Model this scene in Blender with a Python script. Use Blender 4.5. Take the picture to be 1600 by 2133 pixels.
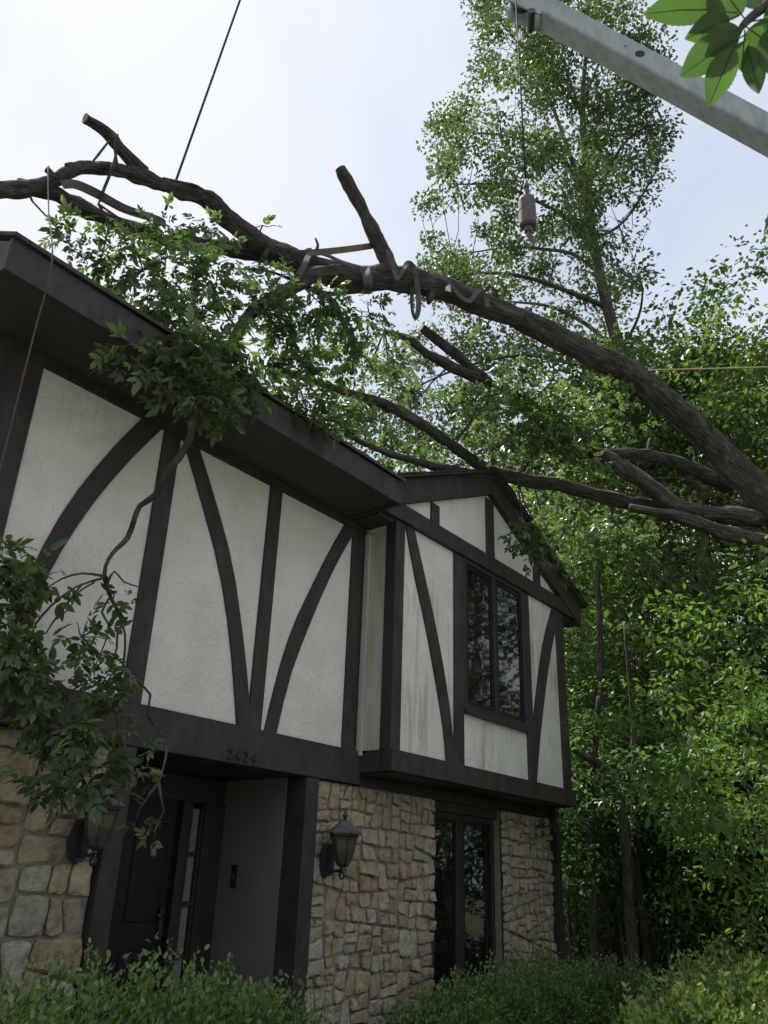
import bpy, math, random
import numpy as np
from mathutils import Matrix, Vector, noise as mnoise

# ------------------------------------------------------------------ camera
scene = bpy.context.scene
for o in list(bpy.data.objects):
    bpy.data.objects.remove(o)
EYE = np.array([0.0, 0.0, 1.6])
FOC = 1719.0                                   # focal length in photo pixels (1600 x 2133)
def unit(v):
    v = np.array(v, float); return v / np.linalg.norm(v)
_dz = unit((137, -3825, FOC)); _dx = np.array((1445, 824, FOC), float)
_dx = unit(_dx - _dz * _dx.dot(_dz)); _dy = np.cross(_dz, _dx)
CR = np.array([_dx, _dy, _dz])                 # camera ray (right, down, forward) -> world
cam_data = bpy.data.cameras.new('camera')
cam = bpy.data.objects.new('camera', cam_data)
scene.collection.objects.link(cam)
mw = Matrix.Identity(4)
for i in range(3):
    mw[i][0] = CR[i, 0]; mw[i][1] = -CR[i, 1]; mw[i][2] = -CR[i, 2]; mw[i][3] = EYE[i]
cam.matrix_world = mw
cam_data.sensor_fit = 'VERTICAL'; cam_data.sensor_height = 36.0
cam_data.lens = FOC / 2133.0 * 36.0
cam_data.clip_start = 0.05; cam_data.clip_end = 2000
cam_data.dof.use_dof = True; cam_data.dof.focus_distance = 8.5; cam_data.dof.aperture_fstop = 9.0
scene.camera = cam

# ------------------------------------------------------------------ sky, sun, exposure
SUN_EL, SUN_AZ = 60.0, 8.0                     # azimuth measured from +Y (behind the house) towards +X
world = bpy.data.worlds.new('World'); scene.world = world; world.use_nodes = True
wn, wl = world.node_tree.nodes, world.node_tree.links
wn.clear()
out = wn.new('ShaderNodeOutputWorld'); bg = wn.new('ShaderNodeBackground')
sky = wn.new('ShaderNodeTexSky'); sky.sky_type = 'NISHITA'; sky.sun_disc = False
sky.sun_elevation = math.radians(SUN_EL); sky.sun_rotation = math.radians(SUN_AZ)
sky.air_density = 1.0; sky.dust_density = 3.0; sky.ozone_density = 1.0
tc = wn.new('ShaderNodeTexCoord')
n1 = wn.new('ShaderNodeTexNoise'); n1.inputs['Scale'].default_value = 1.9
n1.inputs['Detail'].default_value = 7; n1.inputs['Roughness'].default_value = 0.52
n1.inputs['Distortion'].default_value = 0.35
wl.new(tc.outputs['Generated'], n1.inputs['Vector'])
cr = wn.new('ShaderNodeValToRGB')
cr.color_ramp.elements[0].position = 0.30; cr.color_ramp.elements[0].color = (3.2, 3.7, 4.6, 1)
cr.color_ramp.elements[1].position = 0.62; cr.color_ramp.elements[1].color = (4.95, 5.12, 5.65, 1)
wl.new(n1.outputs['Fac'], cr.inputs['Fac'])
mx = wn.new('ShaderNodeMix'); mx.data_type = 'RGBA'; mx.inputs['Factor'].default_value = 0.97
wl.new(sky.outputs['Color'], mx.inputs['A']); wl.new(cr.outputs['Color'], mx.inputs['B'])
wl.new(mx.outputs['Result'], bg.inputs['Color'])
bg.inputs['Strength'].default_value = 0.098
wl.new(bg.outputs['Background'], out.inputs['Surface'])

sd = bpy.data.lights.new('sun', 'SUN'); sd.energy = 4.4; sd.angle = math.radians(3.0); sd.color = (1, 0.95, 0.86)
sun = bpy.data.objects.new('sun', sd); scene.collection.objects.link(sun)
el, az = math.radians(SUN_EL), math.radians(SUN_AZ)
sdir = Vector((math.cos(el) * math.sin(az), math.cos(el) * math.cos(az), math.sin(el)))
sun.rotation_euler = (-sdir).to_track_quat('-Z', 'Y').to_euler(); sun.location = (0, 0, 40)

vs = scene.view_settings
vs.view_transform = 'Standard'; vs.look = 'None'; vs.exposure = 0.9; vs.gamma = 1.0; vs.use_curve_mapping = False
scene.render.engine = 'CYCLES'
scene.cycles.max_bounces = 5; scene.cycles.transparent_max_bounces = 8
scene.cycles.diffuse_bounces = 2; scene.cycles.glossy_bounces = 2; scene.cycles.transmission_bounces = 4
scene.cycles.caustics_reflective = False; scene.cycles.caustics_refractive = False

# ------------------------------------------------------------------ helpers
COL = scene.collection
ORG = {}
def ray(px, py):
    return CR @ np.array([px - 800.0, py - 1066.5, FOC])
def A(px, py, Y):                              # the point seen at a photo pixel, on the vertical plane y = Y
    r = ray(px, py); return EYE + r * (Y / r[1])
def Hp(px, py, d):                             # the same at horizontal distance d
    r = ray(px, py); return EYE + r * (d / math.hypot(r[0], r[1]))
def AX(px, py, X):
    r = ray(px, py); return EYE + r * (X / r[0])
def depth(p):
    return float((CR.T @ (np.array(p) - EYE))[2])

def thing(name, label, cat, loc=(0, 0, 0), group=None):
    o = bpy.data.objects.new(name, None); COL.objects.link(o); o.location = loc
    o.empty_display_size = 0.2
    o['label'] = label; o['category'] = cat
    if group: o['group'] = group
    ORG[o.name] = np.array(loc, float)
    return o
def tag(o, label=None, cat=None, group=None, kind=None):
    if label: o['label'] = label
    if cat: o['category'] = cat
    if group: o['group'] = group
    if kind: o['kind'] = kind
    return o

class MB:
    def __init__(s): s.v = []; s.f = []; s.bk = []
    def quad_box(s, x0, x1, y0, y1, z0, z1):
        n = len(s.v)
        s.v += [(x0,y0,z0),(x1,y0,z0),(x1,y1,z0),(x0,y1,z0),(x0,y0,z1),(x1,y0,z1),(x1,y1,z1),(x0,y1,z1)]
        s.f += [tuple(n+i for i in q) for q in ((0,3,2,1),(4,5,6,7),(0,1,5,4),(1,2,6,5),(2,3,7,6),(3,0,4,7))]
        return s
    def prism_xz(s, poly, y0, y1):             # polygon of (x, z), extruded along y
        n = len(s.v); k = len(poly)
        a = sum(poly[i][0]*poly[(i+1)%k][1]-poly[(i+1)%k][0]*poly[i][1] for i in range(k))
        if a < 0: poly = poly[::-1]
        s.v += [(p[0], y0, p[1]) for p in poly] + [(p[0], y1, p[1]) for p in poly]
        s.f.append(tuple(range(n, n+k))); s.f.append(tuple(range(n+2*k-1, n+k-1, -1)))
        for i in range(k):
            j = (i+1) % k; s.f.append((n+i, n+k+i, n+k+j, n+j))
        return s
    def prism_yz(s, poly, x0, x1):
        n = len(s.v); k = len(poly)
        s.v += [(x0, p[0], p[1]) for p in poly] + [(x1, p[0], p[1]) for p in poly]
        s.f.append(tuple(range(n, n+k))); s.f.append(tuple(range(n+2*k-1, n+k-1, -1)))
        for i in range(k):
            j = (i+1) % k; s.f.append((n+i, n+j, n+k+j, n+k+i))
        return s
    def tube(s, pts, rad, seg=8, cap=True, rough=0.0, rng=None, lump=0.0):
        pts = [np.array(p, float) for p in pts]
        n0 = len(s.v); up = np.array([0.31, 0.17, 0.93]); rings = []
        T = [unit(pts[min(i+1, len(pts)-1)] - pts[max(i-1, 0)] + 1e-9) for i in range(len(pts))]
        a = np.cross(T[0], up)
        if np.linalg.norm(a) < 1e-3: a = np.cross(T[0], (1, 0, 0))
        a = unit(a)
        ph = rng.uniform(0, 6.28, 6) if rng is not None else np.zeros(6)
        run = 0.0
        for i, p in enumerate(pts):
            if i: run += float(np.linalg.norm(p-pts[i-1]))
            a = unit(a - T[i] * a.dot(T[i])); b = np.cross(T[i], a)
            for k in range(seg):
                t = 2*math.pi*k/seg
                r = rad[i]
                if rough:
                    r *= 1 + rough*(0.6*math.sin(3*t+ph[0]+i*0.35) + 0.5*math.sin(5*t+ph[1]-i*0.23) + 0.5*math.sin(2*t+ph[2]+i*0.5) + 0.7*(rng.random()-0.5))
                    if lump:
                        q = p + r*(math.cos(t)*a + math.sin(t)*b); r += lump*(mnoise.noise(Vector(q*4.0)) + .5*mnoise.noise(Vector(q*11.0)))*min(1, r/.08)
                s.v.append(tuple(p + r*(math.cos(t)*a + math.sin(t)*b))); s.bk.append((rad[i]*math.cos(t)+pts[0][0], rad[i]*math.sin(t)+pts[0][1], run*.28))
        for i in range(len(pts)-1):
            for k in range(seg):
                q = (k+1) % seg
                s.f.append((n0+i*seg+k, n0+i*seg+q, n0+(i+1)*seg+q, n0+(i+1)*seg+k))
        if cap:
            s.f.append(tuple(n0+k for k in range(seg-1, -1, -1)))
            m = n0+(len(pts)-1)*seg; s.f.append(tuple(m+k for k in range(seg)))
        return s
    def lathe(s, prof, c, seg=12, axis=2, phase=0.0):  # prof: (r, h) from bottom to top around vertical axis
        n0 = len(s.v)
        for r, h in prof:
            for k in range(seg):
                t = 2*math.pi*k/seg+phase
                s.v.append((c[0]+r*math.cos(t), c[1]+r*math.sin(t), c[2]+h))
        for i in range(len(prof)-1):
            for k in range(seg):
                q = (k+1) % seg
                s.f.append((n0+i*seg+k, n0+i*seg+q, n0+(i+1)*seg+q, n0+(i+1)*seg+k))
        s.f.append(tuple(n0+k for k in range(seg-1, -1, -1)))
        m = n0+(len(prof)-1)*seg; s.f.append(tuple(m+k for k in range(seg)))
        return s
    def build(s, name, mat, parent=None, smooth=False, bevel=0.0, loc=None):
        o0 = ORG[parent.name] if parent is not None else (np.array(loc, float) if loc is not None else np.zeros(3))
        me = bpy.data.meshes.new(name)
        me.from_pydata([tuple(np.array(v)-o0) for v in s.v], [], s.f)
        me.materials.append(mat)
        if s.bk and len(s.bk) == len(s.v):
            at_ = me.attributes.new('bk', 'FLOAT_VECTOR', 'POINT'); at_.data.foreach_set('vector', np.array(s.bk, np.float32).ravel())
        if smooth: me.polygons.foreach_set('use_smooth', [True]*len(me.polygons))
        o = bpy.data.objects.new(name, me); COL.objects.link(o)
        if parent is not None: o.parent = parent
        else: o.location = o0
        ORG[o.name] = o0
        if bevel:
            b = o.modifiers.new('bevel', 'BEVEL'); b.width = bevel; b.segments = 1; b.limit_method = 'ANGLE'
        return o
def box(name, mat, parent, x0, x1, y0, y1, z0, z1, bevel=0.0):
    return MB().quad_box(x0, x1, y0, y1, z0, z1).build(name, mat, parent, bevel=bevel)

def spline(P, n=6):                            # Catmull-Rom through rows of P (any columns)
    P = np.array(P, float); Q = np.vstack([2*P[0]-P[1], P, 2*P[-1]-P[-2]]); o = []
    for i in range(1, len(Q)-2):
        for k in range(n):
            t = k/n
            o.append(0.5*((2*Q[i])+(-Q[i-1]+Q[i+1])*t+(2*Q[i-1]-5*Q[i]+4*Q[i+1]-Q[i+2])*t*t+(-Q[i-1]+3*Q[i]-3*Q[i+1]+Q[i+2])*t**3))
    o.append(P[-1]); return np.array(o)

# ------------------------------------------------------------------ materials
def new_mat(name):
    m = bpy.data.materials.new(name); m.use_nodes = True
    nt = m.node_tree; return m, nt.nodes, nt.links, nt.nodes['Principled BSDF']
def ramp(N, stops):
    r = N.new('ShaderNodeValToRGB'); e = r.color_ramp.elements
    while len(e) < len(stops): e.new(0.5)
    for i, (p, c) in enumerate(stops):
        e[i].position = p; e[i].color = tuple(c)+(1,)
    return r
def surf(name, stops, scale=6.0, rough=0.7, bump=0.2, bscale=60.0, detail=6, stretch=None, spec=0.3, dist=0.01, space='Object', metal=0.0):
    m, N, L, p = new_mat(name)
    t = N.new('ShaderNodeTexCoord'); mp = N.new('ShaderNodeMapping')
    L.new(t.outputs[space], mp.inputs['Vector'])
    if stretch: mp.inputs['Scale'].default_value = stretch
    n = N.new('ShaderNodeTexNoise'); n.inputs['Scale'].default_value = scale; n.inputs['Detail'].default_value = detail
    n.inputs['Roughness'].default_value = 0.6
    L.new(mp.outputs['Vector'], n.inputs['Vector'])
    r = ramp(N, stops); L.new(n.outputs['Fac'], r.inputs['Fac']); L.new(r.outputs['Color'], p.inputs['Base Color'])
    p.inputs['Roughness'].default_value = rough; p.inputs['Specular IOR Level'].default_value = spec
    p.inputs['Metallic'].default_value = metal
    if bump:
        b = N.new('ShaderNodeTexNoise'); b.inputs['Scale'].default_value = bscale; b.inputs['Detail'].default_value = 5
        L.new(mp.outputs['Vector'], b.inputs['Vector'])
        bp = N.new('ShaderNodeBump'); bp.inputs['Strength'].default_value = bump; bp.inputs['Distance'].default_value = dist
        L.new(b.outputs['Fac'], bp.inputs['Height']); L.new(bp.outputs['Normal'], p.inputs['Normal'])
    return m
M = {}
M['brown'] = surf('brown_paint', [(0.25, (0.026, 0.021, 0.019)), (0.5, (0.042, 0.035, 0.032)), (0.78, (0.066, 0.056, 0.050))], 4.5, 0.62, 0.5, 70, detail=9, stretch=(1.6, 1, .7), spec=0.25, dist=0.006)
M['brown_smooth'] = surf('dark_brown_trim', [(0.3, (0.026, 0.021, 0.020)), (0.7, (0.040, 0.033, 0.030))], 3.0, 0.5, 0.1, 30, spec=0.3, dist=0.003)
M['soffit'] = surf('brown_soffit', [(0.3, (0.036, 0.030, 0.029)), (0.7, (0.052, 0.044, 0.042))], 2.0, 0.7, 0.2, 30, stretch=(0.4, 6, 1), dist=0.003)
M['door'] = surf('dark_door_paint', [(0.3, (0.007, 0.0065, 0.007)), (0.7, (0.012, 0.011, 0.011))], 3.0, 0.45, 0.1, 30, dist=0.003)
M['olive'] = surf('olive_entry_panel', [(0.3, (0.13, 0.131, 0.112)), (0.7, (0.16, 0.161, 0.138))], 2.0, 0.7, 0.1, 50, dist=0.003)
M['cream'] = surf('cream_siding', [(0.3, (0.32, 0.33, 0.26)), (0.7, (0.42, 0.43, 0.35))], 3.0, 0.6, 0.1, 50, stretch=(3, 3, .5), dist=0.003)
M['mortar'] = surf('mortar', [(0.3, (0.19, 0.17, 0.12)), (0.7, (0.28, 0.255, 0.19))], 14.0, 0.95, 0.8, 90, dist=0.01)
M['iron'] = surf('black_iron', [(0.3, (0.012, 0.012, 0.013)), (0.7, (0.028, 0.027, 0.027))], 20.0, 0.45, 0.3, 120, dist=0.003, spec=0.5)
M['capmetal'] = surf('weathered_cap_metal', [(0.3, (0.06, 0.065, 0.063)), (0.7, (0.12, 0.125, 0.12))], 20.0, 0.5, 0.3, 100, dist=0.003, spec=0.5)
M['brass'] = surf('dull_brass', [(0.3, (0.07, 0.052, 0.03)), (0.7, (0.11, 0.082, 0.045))], 20, 0.4, 0.1, 80, metal=0.8, dist=0.002)
M['shingle'] = surf('dark_shingle', [(0.3, (0.035, 0.033, 0.03)), (0.55, (0.06, 0.056, 0.05)), (0.75, (0.085, 0.095, 0.055))], 9.0, 0.95, 0.6, 140, dist=0.006)
M['lampglass'] = surf('amber_lamp_glass', [(0.3, (0.05, 0.043, 0.028)), (0.7, (0.09, 0.078, 0.052))], 9.0, 0.25, 0.4, 40, dist=0.004, spec=0.5)
M['steel'] = surf('worn_grey_boom_paint', [(0.3, (0.23, 0.26, 0.27)), (0.62, (0.36, 0.39, 0.40)), (0.75, (0.27, 0.27, 0.26))], 5.0, 0.5, 0.15, 60, stretch=(1, 1.5, .4), dist=0.003, spec=0.4)
M['rust'] = surf('rusty_grey_iron', [(0.3, (0.085, 0.072, 0.07)), (0.7, (0.15, 0.128, 0.122))], 12.0, 0.7, 0.3, 80, dist=0.004)
M['darksteel'] = surf('dark_greasy_steel', [(0.3, (0.03, 0.03, 0.032)), (0.7, (0.07, 0.07, 0.07))], 15.0, 0.45, 0.3, 80, dist=0.003, spec=0.5)
M['cable'] = surf('steel_wire_rope', [(0.4, (0.025, 0.025, 0.027)), (0.6, (0.05, 0.05, 0.05))], 200.0, 0.8, 0.3, 300, dist=0.002, spec=0.1)
M['rope'] = surf('brown_rope', [(0.4, (0.05, 0.04, 0.034)), (0.6, (0.10, 0.08, 0.066))], 150.0, 0.9, 0.5, 300, dist=0.003)
M['ropey'] = surf('tan_rope', [(0.4, (0.26, 0.21, 0.10)), (0.6, (0.40, 0.33, 0.18))], 150.0, 0.9, 0.5, 300, dist=0.003)
M['strap'] = surf('grey_webbing', [(0.3, (0.05, 0.049, 0.046)), (0.7, (0.11, 0.107, 0.10))], 10.0, 0.9, 0.5, 250, dist=0.003)
M['strapy'] = surf('faded_yellow_webbing', [(0.3, (0.11, 0.10, 0.06)), (0.7, (0.19, 0.175, 0.11))], 10.0, 0.9, 0.5, 250, dist=0.003)
M['paper'] = surf('white_tag', [(0.3, (0.6, 0.6, 0.6)), (0.7, (0.75, 0.75, 0.75))], 10.0, 0.7, 0.0)
M['ground'] = surf('forest_floor', [(0.3, (0.035, 0.05, 0.018)), (0.5, (0.06, 0.075, 0.03)), (0.72, (0.10, 0.085, 0.055))], 1.3, 1.0, 0.8, 14, dist=0.06)
M['pale'] = surf('pale_siding', [(0.3, (0.50, 0.54, 0.55)), (0.7, (0.62, 0.66, 0.66))], 3.0, 0.7, 0.1, 30)
M['gravel'] = surf('pale_paving', [(0.3, (0.30, 0.295, 0.28)), (0.7, (0.42, 0.415, 0.40))], 20.0, 0.95, 0.4, 80)

# stucco with trowel marks and mildew streaks
def stucco(name, mildew):
    m, N, L, p = new_mat(name)
    t = N.new('ShaderNodeTexCoord')
    n = N.new('ShaderNodeTexNoise'); n.inputs['Scale'].default_value = 2.2; n.inputs['Detail'].default_value = 5
    L.new(t.outputs['Object'], n.inputs['Vector'])
    r = ramp(N, [(0.3, (0.57, 0.555, 0.49)), (0.7, (0.67, 0.655, 0.59))]); L.new(n.outputs['Fac'], r.inputs['Fac'])
    mp = N.new('ShaderNodeMapping'); mp.inputs['Scale'].default_value = (9.0, 9.0, 0.55); L.new(t.outputs['Object'], mp.inputs['Vector'])
    s = N.new('ShaderNodeTexNoise'); s.inputs['Scale'].default_value = 1.6; s.inputs['Detail'].default_value = 6; s.inputs['Roughness'].default_value = 0.65
    L.new(mp.outputs['Vector'], s.inputs['Vector'])
    s2 = N.new('ShaderNodeTexNoise'); s2.inputs['Scale'].default_value = 0.9; s2.inputs['Detail'].default_value = 2
    L.new(t.outputs['Object'], s2.inputs['Vector'])
    mu = N.new('ShaderNodeMath'); mu.operation = 'MULTIPLY'; L.new(s.outputs['Fac'], mu.inputs[0]); L.new(s2.outputs['Fac'], mu.inputs[1])
    sr = ramp(N, [(0.27, (0, 0, 0)), (0.42, (mildew, mildew, mildew))]); L.new(mu.outputs['Value'], sr.inputs['Fac'])
    mix = N.new('ShaderNodeMix'); mix.data_type = 'RGBA'; L.new(sr.outputs['Color'], mix.inputs['Factor'])
    L.new(r.outputs['Color'], mix.inputs['A']); mix.inputs['B'].default_value = (0.28, 0.28, 0.16, 1)
    L.new(mix.outputs['Result'], p.inputs['Base Color'])
    p.inputs['Roughness'].default_value = 0.92; p.inputs['Specular IOR Level'].default_value = 0.15
    v = N.new('ShaderNodeTexNoise'); v.inputs['Scale'].default_value = 9.0; v.inputs['Detail'].default_value = 8; v.inputs['Distortion'].default_value = 2.2
    L.new(t.outputs['Object'], v.inputs['Vector'])
    vr = ramp(N, [(0.46, (0, 0, 0)), (0.53, (1, 1, 1))]); L.new(v.outputs['Fac'], vr.inputs['Fac'])
    f = N.new('ShaderNodeTexNoise'); f.inputs['Scale'].default_value = 70; L.new(t.outputs['Object'], f.inputs['Vector'])
    ad = N.new('ShaderNodeMath'); ad.operation = 'ADD'; L.new(vr.outputs['Color'], ad.inputs[0]); L.new(f.outputs['Fac'], ad.inputs[1])
    bp = N.new('ShaderNodeBump'); bp.inputs['Strength'].default_value = 0.55; bp.inputs['Distance'].default_value = 0.006
    L.new(ad.outputs['Value'], bp.inputs['Height']); L.new(bp.outputs['Normal'], p.inputs['Normal'])
    return m
M['stucco'] = stucco('stucco', 0.10)
M['stucco_bay'] = stucco('mildewed_stucco', 0.85)

# stone: every stone object takes its own tint from its random value
def stone_mat():
    m, N, L, p = new_mat('field_stone')
    t = N.new('ShaderNodeTexCoord'); oi = N.new('ShaderNodeObjectInfo')
    tint = ramp(N, [(0.0, (0.32, 0.28, 0.18)), (0.22, (0.43, 0.365, 0.235)), (0.45, (0.36, 0.325, 0.235)), (0.7, (0.34, 0.265, 0.16)), (0.88, (0.42, 0.395, 0.32)), (1.0, (0.30, 0.265, 0.20))])
    L.new(oi.outputs['Random'], tint.inputs['Fac'])
    n = N.new('ShaderNodeTexNoise'); n.inputs['Scale'].default_value = 13; n.inputs['Detail'].default_value = 8; n.inputs['Roughness'].default_value = 0.7
    L.new(t.outputs['Object'], n.inputs['Vector'])
    r = ramp(N, [(0.28, (0.48, 0.46, 0.43)), (0.5, (0.95, 0.95, 0.95)), (0.72, (1.25, 1.25, 1.2))]); L.new(n.outputs['Fac'], r.inputs['Fac'])
    mix = N.new('ShaderNodeMix'); mix.data_type = 'RGBA'; mix.blend_type = 'MULTIPLY'; mix.inputs['Factor'].default_value = 1
    L.new(tint.outputs['Color'], mix.inputs['A']); L.new(r.outputs['Color'], mix.inputs['B'])
    L.new(mix.outputs['Result'], p.inputs['Base Color']); p.inputs['Roughness'].default_value = 0.93; p.inputs['Specular IOR Level'].default_value = 0.2
    b = N.new('ShaderNodeTexNoise'); b.inputs['Scale'].default_value = 34; b.inputs['Detail'].default_value = 8; b.inputs['Roughness'].default_value = 0.7
    L.new(t.outputs['Object'], b.inputs['Vector'])
    bp = N.new('ShaderNodeBump'); bp.inputs['Strength'].default_value = 0.9; bp.inputs['Distance'].default_value = 0.02
    L.new(b.outputs['Fac'], bp.inputs['Height']); L.new(bp.outputs['Normal'], p.inputs['Normal'])
    return m
M['stone'] = stone_mat()

def glass_mat(name):
    m, N, L, p = new_mat(name)
    p.inputs['Base Color'].default_value = (0.006, 0.008, 0.008, 1); p.inputs['Roughness'].default_value = 0.03
    p.inputs['Specular IOR Level'].default_value = 0.9; p.inputs['IOR'].default_value = 1.5
    t = N.new('ShaderNodeTexCoord'); n = N.new('ShaderNodeTexNoise'); n.inputs['Scale'].default_value = 2.5
    L.new(t.outputs['Object'], n.inputs['Vector'])
    bp = N.new('ShaderNodeBump'); bp.inputs['Strength'].default_value = 0.06; bp.inputs['Distance'].default_value = 0.03
    L.new(n.outputs['Fac'], bp.inputs['Height']); L.new(bp.outputs['Normal'], p.inputs['Normal'])
    return m
M['glass'] = glass_mat('window_glass')
def frosted():
    m, N, L, p = new_mat('pale_sidelight_glass')
    p.inputs['Base Color'].default_value = (0.16, 0.18, 0.17, 1); p.inputs['Roughness'].default_value = 0.25
    t = N.new('ShaderNodeTexCoord'); n = N.new('ShaderNodeTexNoise'); n.inputs['Scale'].default_value = 30
    L.new(t.outputs['Object'], n.inputs['Vector'])
    bp = N.new('ShaderNodeBump'); bp.inputs['Strength'].default_value = 0.3; bp.inputs['Distance'].default_value = 0.01
    L.new(n.outputs['Fac'], bp.inputs['Height']); L.new(bp.outputs['Normal'], p.inputs['Normal'])
    return m
M['frost'] = frosted()

def bark(name, c0, c1, c2, sc=1.0):
    m, N, L, p = new_mat(name)
    t = N.new('ShaderNodeAttribute'); t.attribute_name = 'bk'; mp = N.new('ShaderNodeMapping'); L.new(t.outputs['Vector'], mp.inputs['Vector'])
    n = N.new('ShaderNodeTexNoise'); n.inputs['Scale'].default_value = 12*sc; n.inputs['Detail'].default_value = 9; n.inputs['Roughness'].default_value = 0.68
    n.inputs['Distortion'].default_value = 0.8
    L.new(mp.outputs['Vector'], n.inputs['Vector'])
    r = ramp(N, [(0.28, c0), (0.5, c1), (0.72, c2)]); L.new(n.outputs['Fac'], r.inputs['Fac'])
    L.new(r.outputs['Color'], p.inputs['Base Color']); p.inputs['Roughness'].default_value = 0.95; p.inputs['Specular IOR Level'].default_value = 0.15
    b = N.new('ShaderNodeTexVoronoi'); b.inputs['Scale'].default_value = 26*sc
    w = N.new('ShaderNodeTexNoise'); w.inputs['Scale'].default_value = 60*sc; w.inputs['Detail'].default_value = 6; L.new(mp.outputs['Vector'], w.inputs['Vector'])
    L.new(mp.outputs['Vector'], b.inputs['Vector'])
    ad = N.new('ShaderNodeMath'); ad.operation = 'ADD'; L.new(b.outputs['Distance'], ad.inputs[0]); L.new(w.outputs['Fac'], ad.inputs[1])
    bp = N.new('ShaderNodeBump'); bp.inputs['Strength'].default_value = 1.0; bp.inputs['Distance'].default_value = 0.03
    L.new(ad.outputs['Value'], bp.inputs['Height']); L.new(bp.outputs['Normal'], p.inputs['Normal'])
    return m
M['bark'] = bark('fallen_tree_bark', (0.026, 0.022, 0.020), (0.070, 0.060, 0.052), (0.150, 0.137, 0.120))
M['bark_far'] = bark('forest_bark', (0.05, 0.042, 0.036), (0.10, 0.085, 0.072), (0.16, 0.14, 0.12), 0.7)
M['cut'] = surf('cut_wood', [(0.3, (0.22, 0.17, 0.11)), (0.7, (0.36, 0.29, 0.20))], 30, 0.9, 0.2, 60)

def leaf_mat(name, dark, mid, light, trans=0.45, rough=0.42):
    m = bpy.data.materials.new(name); m.use_nodes = True; N, L = m.node_tree.nodes, m.node_tree.links
    p = N['Principled BSDF']; outn = N['Material Output']
    at = N.new('ShaderNodeAttribute'); at.attribute_name = 'tone'
    r = ramp(N, [(0.0, dark), (0.55, mid), (1.0, light)]); L.new(at.outputs['Fac'], r.inputs['Fac'])
    L.new(r.outputs['Color'], p.inputs['Base Color']); p.inputs['Roughness'].default_value = rough
    p.inputs['Specular IOR Level'].default_value = 0.4
    tr = N.new('ShaderNodeBsdfTranslucent')
    g = N.new('ShaderNodeMix'); g.data_type = 'RGBA'; g.blend_type = 'MULTIPLY'; g.inputs['Factor'].default_value = 1
    g.inputs['B'].default_value = (1.35, 1.5, 0.75, 1); L.new(r.outputs['Color'], g.inputs['A']); L.new(g.outputs['Result'], tr.inputs['Color'])
    mx = N.new('ShaderNodeMixShader'); mx.inputs['Fac'].default_value = trans
    L.new(p.outputs['BSDF'], mx.inputs[1]); L.new(tr.outputs['BSDF'], mx.inputs[2]); L.new(mx.outputs['Shader'], outn.inputs['Surface'])
    return m
M['leaf_fallen'] = leaf_mat('fallen_tree_leaf', (0.044, 0.080, 0.036), (0.094, 0.146, 0.062), (0.19, 0.24, 0.115), 0.46, 0.33)
M['leaf_tall'] = leaf_mat('tall_tree_leaf', (0.044, 0.070, 0.034), (0.076, 0.112, 0.050), (0.13, 0.17, 0.076), 0.42)
M['leaf_wood'] = leaf_mat('forest_leaf', (0.038, 0.078, 0.026), (0.074, 0.136, 0.044), (0.15, 0.22, 0.066), 0.5)
M['leaf_yellow'] = leaf_mat('yellowish_forest_leaf', (0.050, 0.086, 0.026), (0.092, 0.142, 0.042), (0.17, 0.215, 0.065), 0.5)
M['leaf_deep'] = leaf_mat('deep_green_forest_leaf', (0.030, 0.070, 0.030), (0.058, 0.118, 0.048), (0.12, 0.19, 0.08), 0.48)
M['leaf_bright'] = leaf_mat('bright_sapling_leaf', (0.07, 0.13, 0.035), (0.12, 0.20, 0.052), (0.18, 0.26, 0.08), 0.5)
M['leaf_hedge'] = leaf_mat('hedge_leaf', (0.060, 0.115, 0.036), (0.125, 0.205, 0.064), (0.27, 0.34, 0.14), 0.42, 0.32)
M['leaf_privet'] = leaf_mat('privet_leaf', (0.075, 0.125, 0.034), (0.15, 0.22, 0.058), (0.29, 0.34, 0.12), 0.45, 0.33)
M['leaf_near'] = leaf_mat('near_leaf', (0.036, 0.072, 0.024), (0.052, 0.100, 0.032), (0.070, 0.125, 0.042), 0.45)

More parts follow.
